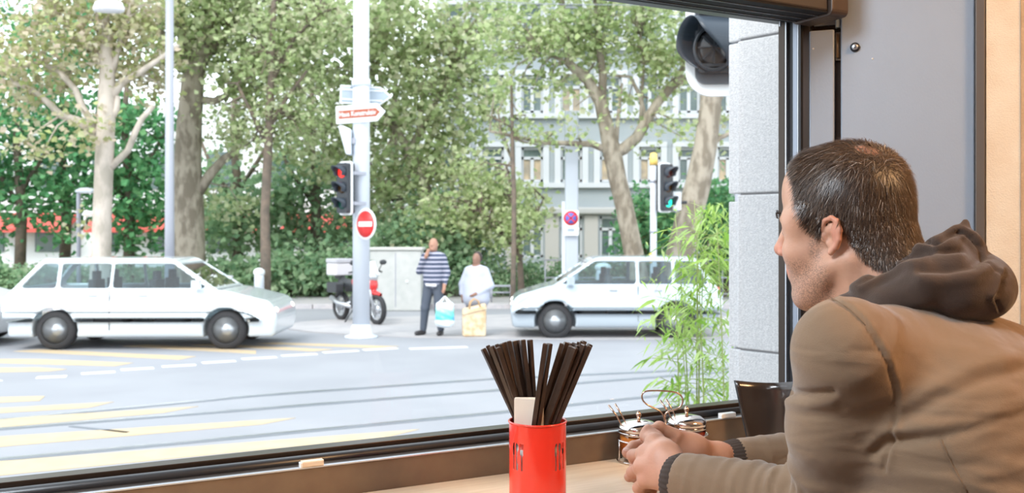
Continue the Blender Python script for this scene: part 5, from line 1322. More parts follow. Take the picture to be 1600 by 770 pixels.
figure('person', 'bald person in a striped navy jumper standing with a hand at the mouth', mp_, math.radians(-14), cap_body,
       [('jumper', jum, stripes(), 0.014), ('trousers', trs, m_navy, 0.014), ('shoes', shs, m_shoe, 0.01), ('shirt_collar', [((-0.06, -0.02, 1.50), (0.0, -0.075, 1.475), 0.022, 0.018, 0.01), ((0.06, -0.02, 1.51), (0.0, -0.075, 1.475), 0.022, 0.018, 0.01)], m_shirtw, 0.008),
        ('shirt_hem', [((-0.08, -0.12, 0.93), (0.08, -0.13, 0.92), 0.03, 0.03, 0.02)], m_shirtw, 0.01)], m_skinA)
# carrier bag
bp_ = P(695, 487, YM - 0.25)
bag = thing('carrier_bag', bp_, 'white carrier bag with green and blue print held by the man in stripes', 'bag', math.radians(-5))
def bagmat():
    m = bpy.data.materials.new('printed_plastic'); m.use_nodes = True; nt = m.node_tree; b = nt.nodes['Principled BSDF']; b.inputs['Roughness'].default_value = 0.35
    co = nt.nodes.new('ShaderNodeTexCoord'); s_ = nt.nodes.new('ShaderNodeSeparateXYZ'); r = nt.nodes.new('ShaderNodeMapRange'); r.inputs[1].default_value = -0.30; r.inputs[2].default_value = 0.28
    n = nt.nodes.new('ShaderNodeTexNoise'); n.inputs['Scale'].default_value = 6; ad = nt.nodes.new('ShaderNodeMath'); ad.operation = 'MULTIPLY_ADD'; ad.inputs[1].default_value = 0.10
    cr_ = nt.nodes.new('ShaderNodeValToRGB'); e = cr_.color_ramp.elements; e[0].color = (0.75, 0.80, 0.84, 1); e[0].position = 0.0
    e[1].color = (0.78, 0.83, 0.86, 1); e[1].position = 1.0
    for p_, c_ in ((0.27, (0.72, 0.80, 0.86)), (0.33, (0.10, 0.42, 0.74)), (0.45, (0.12, 0.60, 0.75)), (0.55, (0.20, 0.68, 0.52)), (0.66, (0.45, 0.80, 0.80)), (0.74, (0.76, 0.84, 0.88))):
        x = e.new(p_); x.color = (*c_, 1)
    nt.links.new(co.outputs['Object'], s_.inputs[0]); nt.links.new(s_.outputs['Z'], r.inputs[0]); nt.links.new(co.outputs['Object'], n.inputs[0])
    nt.links.new(n.outputs['Fac'], ad.inputs[0]); nt.links.new(r.outputs[0], ad.inputs[2]); nt.links.new(ad.outputs[0], cr_.inputs[0]); nt.links.new(cr_.outputs[0], b.inputs['Base Color']); return m
v = Vol((-0.25, -0.15, -0.35), (0.25, 0.15, 0.4), 0.012)
v.cap((-0.09, 0, -0.20), (0.09, 0, -0.20), 0.075, 0.075, 0.03).cap((-0.10, 0, -0.18), (-0.11, 0, 0.12), 0.075, 0.055, 0.04).cap((0.10, 0, -0.18), (0.11, 0, 0.12), 0.075, 0.055, 0.04).cap((0, 0, -0.2), (0, 0, 0.12), 0.085, 0.05, 0.05).cap((-0.11, 0, 0.12), (-0.01, 0, 0.27), 0.04, 0.015, 0.02).cap((0.11, 0, 0.12), (0.01, 0, 0.27), 0.04, 0.015, 0.02)
V, Q = v.mesh(); V[:, 1] += 0.006*np.sin(V[:, 2]*60+V[:, 0]*25); npmesh('bag_body', V, Q, bagmat(), bag, world=False)
# woman
wp_ = P(744, 525, YM + 0.2); wp_.z = 0.02
hs_ = 1.50/1.62
cw = [('e', (0.01, 0.0, 1.40), (0.075, 0.09, 0.105)), ((0, 0.01, 1.32), (0, 0.02, 1.22), 0.055, 0.06), ('e', (0.0, -0.09, 1.385), (0.014, 0.02, 0.02)), ('e', (0, -0.055, 1.33), (0.04, 0.04, 0.035)),
      ((0, 0.02, 1.15), (0, 0.02, 0.80), 0.15, 0.17, 0.05), ((-0.17, 0.02, 1.18), (-0.25, 0.0, 0.92), 0.055, 0.045), ((-0.25, 0.0, 0.92), (-0.24, -0.08, 0.72), 0.042, 0.03), ((-0.24, -0.08, 0.72), (-0.23, -0.09, 0.64), 0.032, 0.026, 0.02),
      ((0.17, 0.02, 1.18), (0.26, 0.0, 0.90), 0.055, 0.045), ((0.26, 0.0, 0.90), (0.08, -0.20, 0.76), 0.042, 0.03), ((0.08, -0.20, 0.76), (0.02, -0.24, 0.73), 0.034, 0.028, 0.02),
      ((-0.09, 0.02, 0.80), (-0.10, 0.0, 0.42), 0.10, 0.07), ((-0.10, 0.0, 0.42), (-0.10, 0.03, 0.10), 0.06, 0.04), ((-0.10, 0.03, 0.05), (-0.11, -0.10, 0.03), 0.04, 0.03),
      ((0.09, 0.02, 0.80), (0.10, 0.0, 0.42), 0.10, 0.07), ((0.10, 0.0, 0.42), (0.10, 0.03, 0.10), 0.06, 0.04), ((0.10, 0.03, 0.05), (0.11, -0.10, 0.03), 0.04, 0.03)]
for dz in (-0.02, -0.002, 0.016):
    cw.append(((0.02, -0.245, 0.73+dz), (-0.03, -0.235, 0.72+dz), 0.010, 0.008, 0.006)); cw.append(((-0.23+dz, -0.09, 0.63), (-0.23+dz, -0.08, 0.58), 0.010, 0.008, 0.006))
top_ = [((-0.08, 0.02, 1.17), (0.08, 0.02, 1.17), 0.105, 0.105, 0.05), ((0, 0.0, 1.08), (0, -0.01, 0.72), 0.19, 0.225, 0.06), ((-0.08, 0.0, 0.9), (-0.10, 0.0, 0.66), 0.17, 0.16, 0.06), ((0.08, 0.0, 0.9), (0.10, 0.0, 0.66), 0.17, 0.16, 0.06),
        ((-0.16, 0.02, 1.17), (-0.27, 0.0, 0.92), 0.085, 0.075), ((-0.27, 0.0, 0.92), (-0.26, -0.06, 0.75), 0.07, 0.052), ((0.16, 0.02, 1.17), (0.28, 0.0, 0.90), 0.085, 0.075), ((0.28, 0.0, 0.90), (0.12, -0.17, 0.78), 0.068, 0.048), ((0, 0.01, 1.25), (0, 0.0, 1.2), 0.07, 0.085)]
trw = [((-0.10, 0.02, 0.72), (-0.10, 0.0, 0.42), 0.12, 0.09), ((-0.10, 0.0, 0.42), (-0.10, 0.03, 0.09), 0.085, 0.07), ((0.10, 0.02, 0.72), (0.10, 0.0, 0.42), 0.12, 0.09), ((0.10, 0.0, 0.42), (0.10, 0.03, 0.09), 0.085, 0.07)]
figure('person', 'dark-haired person in a long pale top standing behind a tan bag', wp_, math.radians(-20), cw,
       [('long_top', top_, m_shirt, 0.014), ('trousers', trw, m_navy, 0.014), ('shoes', [((-0.10, 0.03, 0.045), (-0.11, -0.12, 0.035), 0.048, 0.038), ((0.10, 0.03, 0.045), (0.11, -0.12, 0.035), 0.048, 0.038)], m_shoe, 0.01),
        ('hair', [('e', (0.015, 0.045, 1.425), (0.088, 0.085, 0.11)), ('e', (0.03, 0.11, 1.39), (0.05, 0.05, 0.05)), ('x', (0.0, -0.075, 1.37), (0.075, 0.09, 0.10))], mat('dark_brown_hair_far', (0.03, 0.022, 0.02), 0.6), 0.01)], m_skinB)
bg_ = thing('tan_tote_bag', Vector((P(741, 525, YM-0.15).x, YM-0.15, 0.02)), 'large tan patterned bag standing in front of the person in the pale top', 'bag', math.radians(8))
m_tan = mat('tan_woven_plastic', (0.58, 0.40, 0.23), 0.7, c2=(0.68, 0.56, 0.40), nscale=9, ramp=(0.4, 0.6))
mb = MB(); hwb, db = 0.215, 0.12
vs = [(-hwb, -db, 0), (hwb-0.01, -db, 0), (hwb-0.01, db, 0), (-hwb, db, 0), (-hwb-0.01, -db*0.8, 0.48), (hwb, -db*0.8, 0.585), (hwb, db*0.8, 0.60), (-hwb, db*0.8, 0.50)]
mb.add(vs, [(0,3,2,1),(4,5,6,7),(0,1,5,4),(1,2,6,5),(2,3,7,6),(3,0,4,7)]).build('bag_body', m_tan, bg_, bevel=0.03)
for s_ in (-0.09, 0.09):
    MB().tube([(-0.10, s_, 0.50), (-0.07, s_, 0.62), (0.0, s_*0.6, 0.68), (0.07, s_, 0.64), (0.10, s_, 0.54)], 0.012, 6).build('handle', mat('tan_strap', (0.50, 0.33, 0.18), 0.7), bg_)
MB().tube([(-hwb-0.005, -db*0.84-0.012, 0.40), (0.0, -db*0.84-0.014, 0.46), (hwb, -db*0.84-0.012, 0.50)], 0.008, 6).build('piping', m_tan, bg_)
# ================================================================== the seated man
FW = Vector((-0.77, 0.64, 0)).normalized(); LW = Vector((-FW.y, FW.x, 0)); NB = Vector((0.550, 1.345, 0))
def B(f, l, z): return NB + FW*f + LW*l + Vector((0, 0, z))
man = thing('person', B(-0.27, 0, FLOORZ), 'seated man in a tan jacket with a brown hood, looking out of the window', 'person', math.atan2(FW.y, FW.x))
# head frame
yaw = math.radians(36); pit = math.radians(2)
f0 = Vector((-math.cos(yaw), math.sin(yaw), 0)); HL = Vector((-f0.y, f0.x, 0))
HF = f0*math.cos(pit) + Vector((0, 0, -math.sin(pit))); HU = f0*math.sin(pit) + Vector((0, 0, math.cos(pit)))
HC = Vector((0.484, 1.400, 1.876))
def H(x, y, z): return HC + HF*x + HL*y + HU*z
HR = [[HF.x, HL.x, HU.x], [HF.y, HL.y, HU.y], [HF.z, HL.z, HU.z]]
def skinmat():
    m = bpy.data.materials.new('man_skin'); m.use_nodes = True; nt = m.node_tree; b = nt.nodes['Principled BSDF']
    at = nt.nodes.new('ShaderNodeAttribute'); at.attribute_name = 'tone'; sp = nt.nodes.new('ShaderNodeSeparateColor')
    nt.links.new(at.outputs['Color'], sp.inputs[0])
    co = nt.nodes.new('ShaderNodeTexCoord'); n = nt.nodes.new('ShaderNodeTexNoise'); n.inputs['Scale'].default_value = 45; n.inputs['Detail'].default_value = 4
    nt.links.new(co.outputs['Object'], n.inputs[0])
    def mix(fac, a, b_, blend='MIX'):
        mx = nt.nodes.new('ShaderNodeMix'); mx.data_type = 'RGBA'; mx.blend_type = blend
        for s_, v in ((0, fac), (6, a), (7, b_)):
            if isinstance(v, (int, float)): mx.inputs[s_].default_value = v
            elif isinstance(v, tuple): mx.inputs[s_].default_value = (*v, 1)
            else: nt.links.new(v, mx.inputs[s_])
        return mx.outputs[2]
    base = mix(n.outputs['Fac'], (0.60, 0.35, 0.24), (0.50, 0.27, 0.18))
    red = mix(sp.outputs['Green'], base, (0.58, 0.20, 0.13))
    n2 = nt.nodes.new('ShaderNodeTexNoise'); n2.inputs['Scale'].default_value = 520; n2.inputs['Detail'].default_value = 2
    nt.links.new(co.outputs['Object'], n2.inputs[0])
    r = nt.nodes.new('ShaderNodeMapRange'); r.inputs[1].default_value = 0.40; r.inputs[2].default_value = 0.60; nt.links.new(n2.outputs['Fac'], r.inputs[0])
    mu = nt.nodes.new('ShaderNodeMath'); mu.operation = 'MULTIPLY'; nt.links.new(r.outputs[0], mu.inputs[0]); nt.links.new(sp.outputs['Red'], mu.inputs[1])
    st = mix(mu.outputs[0], red, (0.13, 0.09, 0.07))
    nt.links.new(st, b.inputs['Base Color'])
    bp = nt.nodes.new('ShaderNodeBump'); bp.inputs['Strength'].default_value = 0.25; bp.inputs['Distance'].default_value = 0.0012
    n3 = nt.nodes.new('ShaderNodeTexNoise'); n3.inputs['Scale'].default_value = 260; nt.links.new(co.outputs['Object'], n3.inputs[0])
    nt.links.new(n3.outputs['Fac'], bp.inputs['Height']); nt.links.new(bp.outputs[0], b.inputs['Normal'])
    b.inputs['Roughness'].default_value = 0.48
    b.inputs['Subsurface Weight'].default_value = 0.12; b.inputs['Subsurface Radius'].default_value = (1, 0.35, 0.2); b.inputs['Subsurface Scale'].default_value = 0.008
    return m
m_skin = skinmat()
# ---- head and neck
v = Vol((0.36, 1.24, 1.70), (0.66, 1.52, 2.05), 0.0022)
def he(c, r, k=0.02, cut=False): v.ell(tuple(H(*c)), r, HR, k, cut)
def hc(a, b, ra, rb=None, k=0.012, cut=False): v.cap(H(*a), H(*b), ra, rb, k, cut)
he((-0.006, 0, 0.044), (0.086, 0.073, 0.084), 0.001)
he((0.030, 0, 0.069), (0.056, 0.059, 0.058), 0.016)
he((-0.018, 0, 0.072), (0.066, 0.067, 0.058), 0.016)
he((-0.036, 0, 0.018), (0.054, 0.062, 0.064), 0.02)
he((0.030, 0, -0.030), (0.052, 0.058, 0.070), 0.02)
he((0.049, 0, -0.042), (0.032, 0.034, 0.036), 0.015)
for s_ in (-1, 1):
    he((0.052, s_*0.040, -0.018), (0.024, 0.022, 0.024), 0.02)
    hc((-0.002, s_*0.056, -0.040), (0.046, s_*0.028, -0.086), 0.014, 0.014, 0.02)
    hc((0.083, s_*0.010, 0.029), (0.066, s_*0.044, 0.031), 0.0085, 0.008, 0.012)
    he((0.086, s_*0.033, 0.010), (0.014, 0.016, 0.012), 0.014, True)
    he((0.064, s_*0.032, 0.009), (0.0135, 0.0155, 0.0135), 0.004)
    hc((0.052, s_*0.050, 0.020), (0.040, s_*0.058, 0.035), 0.018, 0.018, 0.02)
he((0.060, 0, -0.090), (0.017, 0.022, 0.017), 0.018)
hc((0.080, 0, 0.022), (0.095, 0, -0.013), 0.0072, 0.0085, 0.010)
he((0.094, 0, -0.017), (0.0105, 0.0105, 0.0095), 0.006)
for s_ in (-1, 1): he((0.086, s_*0.011, -0.021), (0.009, 0.0065, 0.0065), 0.005)
hc((0.072, -0.016, -0.047), (0.078, 0, -0.044), 0.0055, 0.0065, 0.006); hc((0.072, 0.016, -0.047), (0.078, 0, -0.044), 0.0055, 0.0065, 0.006)
hc((0.070, -0.014, -0.056), (0.075, 0, -0.057), 0.0055, 0.0068, 0.006); hc((0.070, 0.014, -0.056), (0.075, 0, -0.057), 0.0055, 0.0068, 0.006)
hc((0.066, -0.022, -0.0505), (0.083, 0.0, -0.0505), 0.0016, 0.0016, 0.003, True); hc((0.066, 0.022, -0.0505), (0.083, 0.0, -0.0505), 0.0016, 0.0016, 0.003, True)
hc((0.074, -0.012, -0.070), (0.074, 0.012, -0.070), 0.005, 0.005, 0.010, True)
# neck
v.cap(H(-0.035, 0, -0.015), tuple(B(0.0, 0, 1.74)), 0.058, 0.066, 0.02)
v.cap(H(-0.060, 0.02, -0.01), tuple(B(-0.03, 0.02, 1.76)), 0.034, 0.040, 0.02); v.cap(H(-0.060, -0.02, -0.01), tuple(B(-0.03, -0.02, 1.76)), 0.034, 0.040, 0.02)
v.cap(H(-0.025, 0.055, -0.035), tuple(B(0.055, 0.02, 1.75)), 0.014, 0.014, 0.02)      # neck muscle
v.cap(H(0.035, 0, -0.070), tuple(B(0.05, 0, 1.74)), 0.030, 0.040, 0.025)
# ears
HE, HCC = he, hc; ek = 0.80
def esc(p, s_): return (-0.008 + (p[0]+0.008)*ek, s_*(0.0735 + (abs(p[1])-0.0755)*ek), p[2]*ek)
for s_ in (-1, 1):
    def he(c, r, k=0.02, cut=False): HE(esc(c, s_), tuple(q*ek for q in r), k*ek, cut)
    def hc(a, b, ra, rb=None, k=0.012, cut=False): HCC(esc(a, s_), esc(b, s_), ra*ek, (rb if rb is not None else ra)*ek, k*ek, cut)
    he((-0.008, s_*0.0755, 0.000), (0.015, 0.008, 0.027), 0.006)
    rim = [(0.010, .0745, .002), (0.011, .0775, .016), (0.004, .081, .028), (-.008, .0845, .0325), (-.019, .087, .026), (-.0235, .0885, .010), (-.021, .0865, -.006), (-.013, .082, -.019), (-.003, .0775, -.028)]
    rr = [.0035, .004, .0042, .0044, .0045, .0044, .0042, .0046, .0058]
    for i in range(8): hc((rim[i][0], s_*rim[i][1], rim[i][2]), (rim[i+1][0], s_*rim[i+1][1], rim[i+1][2]), rr[i], rr[i+1], 0.0035)
    he((-0.014, s_*0.084, 0.008), (0.006, 0.006, 0.018), 0.004)
    he((0.000, s_*0.087, -0.002), (0.0075, 0.0115, 0.0105), 0.003, True)
    he((-0.004, s_*0.091, 0.018), (0.0075, 0.008, 0.0075), 0.004, True)
    hc((0.009, s_*0.078, -0.006), (0.010, s_*0.079, 0.001), 0.0035, 0.0035, 0.003)
HV, HQ = v.mesh(); HV = smooth_nets(HV, HQ, 1, 0.3)

# ---- hands and wrists
def Q_(px, py, Y): return P(px, py, Y)
v = Vol((0.10, 1.38, 1.452), (0.42, 1.72, 1.64), 0.0017)
def finger(pts, rs, k=0.0028):
    pts = [Q_(*p) for p in pts]
    for i in range(len(pts)-1): v.cap(pts[i], pts[i+1], rs[i], rs[i+1], k)
    for i in range(1, len(pts)-1): v.ell(tuple(pts[i]), (rs[i]*1.07,)*3, None, 0.003)     # knuckles
# right hand first (farther)
Rw = (1122, 711, 1.635); Lw = (1062, 748, 1.455)
finger([(1180, 716, 1.67), Rw], [0.024, 0.0205], 0.01)
for m_ in ((1056, 681, 1.585), (1050, 694, 1.585), (1046, 710, 1.58), (1046, 726, 1.575)):
    v.cap(Q_(*Rw), Q_(*m_), 0.0180, 0.0120, 0.010)
v.ell(tuple(Q_(1080, 699, 1.60)), (0.028, 0.022, 0.022), None, 0.015)
finger([(1056, 681, 1.585), (1030, 668, 1.580), (1018, 673, 1.565), (1010, 686, 1.555)], [0.0115, 0.0100, 0.0088, 0.0080])
finger([(1050, 694, 1.585), (1014, 690, 1.590), (990, 698, 1.565), (980, 707, 1.550)], [0.0115, 0.0100, 0.0092, 0.0088])
finger([(1046, 710, 1.58), (1012, 712, 1.585), (996, 722, 1.565), (990, 730, 1.55)], [0.0110, 0.0098, 0.0088, 0.0080])
finger([(1046, 726, 1.575), (1016, 734, 1.575), (998, 742, 1.555), (983, 745, 1.540)], [0.0105, 0.0092, 0.0085, 0.0082])
# left hand, back of the hand towards the camera
v.cap(Q_(*Lw), Q_(1110, 768, 1.40), 0.0265, 0.0300, 0.01)
mcps = [(1022, 690, 1.515), (1008, 708, 1.508), (1002, 729, 1.496), (1008, 750, 1.488)]
for m_, r_ in zip(mcps, (0.0135, 0.0135, 0.0128, 0.012)):
    v.cap(Q_(*Lw), Q_(*m_), 0.0215, r_, 0.012)
for m_, r_ in zip(mcps, (0.0128, 0.0128, 0.0120, 0.0112)): v.ell(tuple(Q_(m_[0], m_[1], m_[2]-0.004)), (r_,)*3, None, 0.006)
v.ell(tuple(Q_(1040, 722, 1.485)), (0.030, 0.022, 0.034), None, 0.015)
finger([(1022, 690, 1.515), (1010, 681, 1.545), (1014, 688, 1.570), (1028, 698, 1.575)], [0.0120, 0.0102, 0.0092, 0.0082])
finger([(1008, 708, 1.508), (990, 712, 1.535), (992, 718, 1.562), (1008, 724, 1.572)], [0.0120, 0.0100, 0.0092, 0.0084])
finger([(1002, 729, 1.496), (989, 738, 1.520), (992, 744, 1.548), (1008, 744, 1.560)], [0.0115, 0.0098, 0.0088, 0.0080])
finger([(1008, 750, 1.488), (998, 762, 1.510), (1004, 768, 1.535), (1020, 766, 1.545)], [0.0105, 0.0092, 0.0082, 0.0074])
# thumb of the left hand lies on top
finger([(1052, 722, 1.470), (1040, 699, 1.500), (1026, 684, 1.535), (1013, 671, 1.548)], [0.0180, 0.0120, 0.0098, 0.0085], 0.008)
F = v.F; AV, AQ = v.mesh(); AV = smooth_nets(AV, AQ, 1, 0.35)
AV[:, 2] = np.maximum(AV[:, 2], CT + 0.0008)

# ---- covered body: torso, arms, legs
SL = Vector((0.413, 1.185, 1.735)); EL = Vector((0.425, 1.300, 1.505)); WL = Q_(1075, 753, 1.435)
SR = Vector((0.660, 1.500, 1.735)); ER = Vector((0.645, 1.705, 1.503)); WR = Q_(1160, 712, 1.655)
v = Vol((0.10, 0.70, 0.70), (1.25, 1.85, 1.86), 0.0085)
for s_ in (-1, 1):
    v.cap(B(-0.03, s_*0.10, 1.66), B(-0.13, s_*0.07, 1.48), 0.085, 0.10, 0.04); v.cap(B(-0.13, s_*0.07, 1.48), B(-0.25, s_*0.08, 1.22), 0.10, 0.11, 0.04)
    v.cap(B(-0.25, s_*0.09, 1.18), B(0.14, s_*0.13, 1.19), 0.085, 0.062, 0.03); v.cap(B(0.14, s_*0.13, 1.19), B(0.12, s_*0.13, 0.80), 0.058, 0.038, 0.02)
    v.cap(B(0.12, s_*0.13, 0.76), B(0.27, s_*0.14, 0.735), 0.034, 0.028, 0.02)
v.cap(B(0, 0, 1.66), B(0, 0, 1.76), 0.07, 0.06, 0.03)
for S_, E_, W_ in ((SL, EL, WL), (SR, ER, WR)):
    v.cap(B(-0.02, 0, 1.70), S_, 0.06, 0.045, 0.04); v.cap(S_, E_, 0.044, 0.034, 0.02); v.cap(E_, E_.lerp(W_, 0.86), 0.032, 0.021, 0.02)
CV, CQ = v.mesh(); CV = smooth_nets(CV, CQ, 1, 0.5)
V = np.concatenate([HV, AV, CV]); Q = np.concatenate([HQ, AQ+len(HV), CQ+len(HV)+len(AV)])
body = npmesh('body', V, Q, m_skin, man)
# colouring of the skin itself: stubble (red channel) and ruddiness (green channel)
tone = np.zeros((len(V), 4), np.float32); tone[:, 3] = 1
R_ = np.array([list(HF), list(HL), list(HU)]); loc = (HV - np.array(HC)) @ R_.T
x, y, z = loc[:, 0], np.abs(loc[:, 1]), loc[:, 2]
def sst(a, b, t): t = np.clip((t-a)/(b-a), 0, 1); return t*t*(3-2*t)
beard = sst(-0.022, -0.045, z + 0.25*np.maximum(0, 0.035-x))*sst(-0.005, 0.012, x+0.3*0)*sst(-0.13, -0.108, z)
beard = np.maximum(beard, sst(0.010, 0.0, np.abs(x-0.022)-0.004)*sst(-0.06, -0.02, z)*sst(0.015, 0.0, z)*sst(0.04, 0.06, y))
lips = np.exp(-((x-0.079)**2 + (z+0.051)**2)/0.00006)
beard *= (1 - np.clip(lips*1.5, 0, 1))
n0 = len(HV)
tone[:n0, 0] = beard*0.62
scalp = sst(0.05, 0.10, z)*sst(0.08, 0.02, x)
tone[:n0, 1] = np.clip(lips + 0.55*np.exp(-((x-0.095)**2+(z+0.017)**2)/0.0002) + 0.5*sst(0.074, 0.084, y)*(np.abs(x+0.006) < 0.03) + 0.25*scalp, 0, 0.9)
A2 = AV; tip = np.clip((0.190 - A2[:, 0])/0.05, 0, 1)
tone[n0:n0+len(AV), 1] = 0.12 + 0.45*tip
at = body.data.color_attributes.new('tone', 'FLOAT_COLOR', 'POINT'); at.data.foreach_set('color', tone.ravel())
# ---- finger nails
m_nail = mat('finger_nail', (0.68, 0.42, 0.34), 0.25)
for (a_, b_, n_) in (((990, 698, 1.565), (980, 707, 1.550), 0.0062), ((998, 742, 1.555), (983, 745, 1.540), 0.0058)):
    p0, p1 = Q_(*a_), Q_(*b_); d_ = (p1-p0).normalized(); up_ = Vector((-0.3, -0.6, 0.75)); up_ = (up_ - d_*up_.dot(d_)).normalized(); sd_ = d_.cross(up_)
    MM = Matrix(((d_.x, sd_.x, up_.x, 0), (d_.y, sd_.y, up_.y, 0), (d_.z, sd_.z, up_.z, 0), (0, 0, 0, 1)))
    MB().ball(p1 + up_*0.0066 + d_*0.001, (0.0062, n_, 0.0022), 14, 8, MM).build('finger_nail', m_nail, man, world=True)
# ---- eyes, brows
for s_ in (-1, 1):
    M = Matrix(((HF.x, HL.x, HU.x, 0), (HF.y, HL.y, HU.y, 0), (HF.z, HL.z, HU.z, 0), (0, 0, 0, 1)))
    MB().ball(H(0.0665, s_*0.032, 0.009), 0.0122, 18, 12).build('eye', mat('eye_white', (0.75, 0.72, 0.68), 0.15), man, world=True)
    MB().ball(H(0.0775, s_*0.032, 0.009), (0.0018, 0.0055, 0.0055), 14, 8, M).build('iris', mat('brown_iris', (0.06, 0.03, 0.015), 0.1), man, world=True)
    mb = MB()
    for i in range(60):
        u = random.random(); p = H(0.0935-0.019*u**1.6, s_*(0.010+0.036*u), 0.031+0.006*math.sin(u*2.6)+random.gauss(0, 0.0018)); d = (HL*s_*0.8 + HF*0.35 + HU*random.uniform(-0.1, 0.7)).normalized()
        mb.tube([p, p + d*0.003, p + d*0.006 - HF*0.001], [0.0004, 0.00035, 0.0001], 3, cap=False)
    mb.build('eyebrow', mat('eyebrow_hair', (0.035, 0.022, 0.015), 0.6), man, world=True)
    mb = MB()
    for i in range(16):
        u = i/15; p = H(0.079-0.012*u, s_*(0.024+0.020*u), 0.014-0.001*u); mb.tube([p, p + HF*0.007 + HU*0.003], [0.0004, 0.0001], 3, cap=False)
    mb.build('eyelashes', MATS['eyebrow_hair'], man, world=True)

# ---- hair
def hairmask(x, y, z):
    ay = np.abs(y)
    xs = [-0.12, -0.085, -0.060, -0.045, -0.030, -0.022, -0.015, -0.004, 0.004, 0.008, 0.014, 0.022, 0.030, 0.038, 0.046, 0.062, 0.12]
    zs = [-0.048, -0.048, -0.040, -0.028, -0.004, 0.016, 0.030, 0.034, 0.028, 0.006, 0.004, 0.012, 0.032, 0.062, 0.085, 0.110, 0.16]
    line = np.interp(x, xs, zs) + np.where(x > 0.045, np.clip((0.05-ay)/0.05, 0, 1)*0.012, 0)
    return z - line
hm = hairmask(loc[:, 0], loc[:, 1], loc[:, 2])
cr_ = np.array([-0.044, 0.022, 0.116]); dc = np.linalg.norm(loc - cr_, axis=1)
Nh = vnormals(HV, HQ)
fm = (hm[HQ] > 0).all(1)
capV = HV + Nh*(0.0005 + 0.0016*np.clip(hm/0.02, 0, 1)*np.clip((dc-0.010)/0.02, 0, 1))[:, None]
fm &= ~((dc[HQ] < 0.019).any(1))
used = np.unique(HQ[fm]); remap = -np.ones(len(HV), int); remap[used] = np.arange(len(used))
m_scalp = mat('dark_hair_underlayer', (0.055, 0.036, 0.026), 0.7, c2=(0.10, 0.065, 0.045), nscale=90)
hair = npmesh('hair', capV[used], remap[HQ[fm]], m_scalp, man)
def strands(n):
    tri = HQ[(hm[HQ] > -0.001).all(1)]
    a, b, c = HV[tri[:, 0]], HV[tri[:, 1]], HV[tri[:, 2]]
    ar = np.linalg.norm(np.cross(b-a, c-a), axis=1); pick = rng.choice(len(tri), n, p=ar/ar.sum())
    w = rng.random((n, 2)); w = np.where(w.sum(1, keepdims=True) > 1, 1-w, w)
    t = tri[pick]; p = HV[t[:, 0]]*(1-w.sum(1))[:, None] + HV[t[:, 1]]*w[:, :1] + HV[t[:, 2]]*w[:, 1:]
    nn = Nh[t[:, 0]]; l_ = (p - np.array(HC)) @ R_.T; d_ = np.linalg.norm(l_ - cr_, axis=1)
    keep = rng.random(n) < np.clip((d_-0.013)/0.018, 0.08, 1); p, nn, l_, d_ = p[keep], nn[keep], l_[keep], d_[keep]; n = len(p)
    rad = (l_ - cr_)
    sw = np.stack([-rad[:, 1], rad[:, 0], np.zeros(n)], 1)*0.35                       # slight whorl
    rad = rad + sw; rad[:, 0] += 0.02; rad[:, 2] -= 0.03*(l_[:, 2] < 0.09)
    wd = rad @ R_; wd += rng.normal(0, 1, (n, 3))*0.018
    wd -= nn*(wd*nn).sum(1)[:, None]; wd /= np.linalg.norm(wd, axis=1)[:, None]
    low = np.clip(l_[:, 2]/0.08, 0, 1)
    L = (0.012 + 0.013*low)*rng.uniform(0.65, 1.25, n)
    front = (l_[:, 0] > 0.035); L = np.where(front, L*0.62, L)
    lift = rng.uniform(0.06, 0.26, n)
    P0 = p - nn*0.0005; P1 = p + (wd*0.55 + nn*(0.10+lift*0.7)[:, None])*L[:, None]; P2 = p + (wd*1.05 + nn*(0.06+lift*0.75)[:, None])*L[:, None]
    sd = np.cross(nn, wd); sd /= np.linalg.norm(sd, axis=1)[:, None]; wdt = rng.uniform(0.00022, 0.0004, n)[:, None]
    V = np.stack([P0-sd*wdt, P0+sd*wdt, P1-sd*wdt+nn*0.0002, P1+sd*wdt+nn*0.0002, P2-sd*wdt*0.25, P2+sd*wdt*0.25], 1).reshape(-1, 3)
    k = np.arange(n)[:, None]*6
    F = np.concatenate([k + np.array([0, 1, 3, 2]), k + np.array([2, 3, 5, 4])])
    return V, F
def hairmat():
    m = bpy.data.materials.new('brown_grey_hair'); m.use_nodes = True; nt = m.node_tree; b = nt.nodes['Principled BSDF']
    ge = nt.nodes.new('ShaderNodeNewGeometry'); r = nt.nodes.new('ShaderNodeValToRGB'); r.color_ramp.interpolation = 'CONSTANT'; e = r.color_ramp.elements
    e[0].color = (0.045, 0.028, 0.020, 1); e[1].position = 0.45; e[1].color = (0.085, 0.052, 0.034, 1)
    for p_, c_ in ((0.74, (0.13, 0.08, 0.05)), (0.91, (0.26, 0.22, 0.19)), (0.975, (0.48, 0.45, 0.42))): x_ = e.new(p_); x_.color = (*c_, 1)
    nt.links.new(ge.outputs['Random Per Island'], r.inputs[0]); nt.links.new(r.outputs[0], b.inputs['Base Color']); b.inputs['Roughness'].default_value = 0.38; b.inputs['Specular IOR Level'].default_value = 0.6
    return m
SV, SF = strands(60000)
tag(npmesh('hair_strands', SV, SF, hairmat(), hair, smooth=False), kind='stuff')

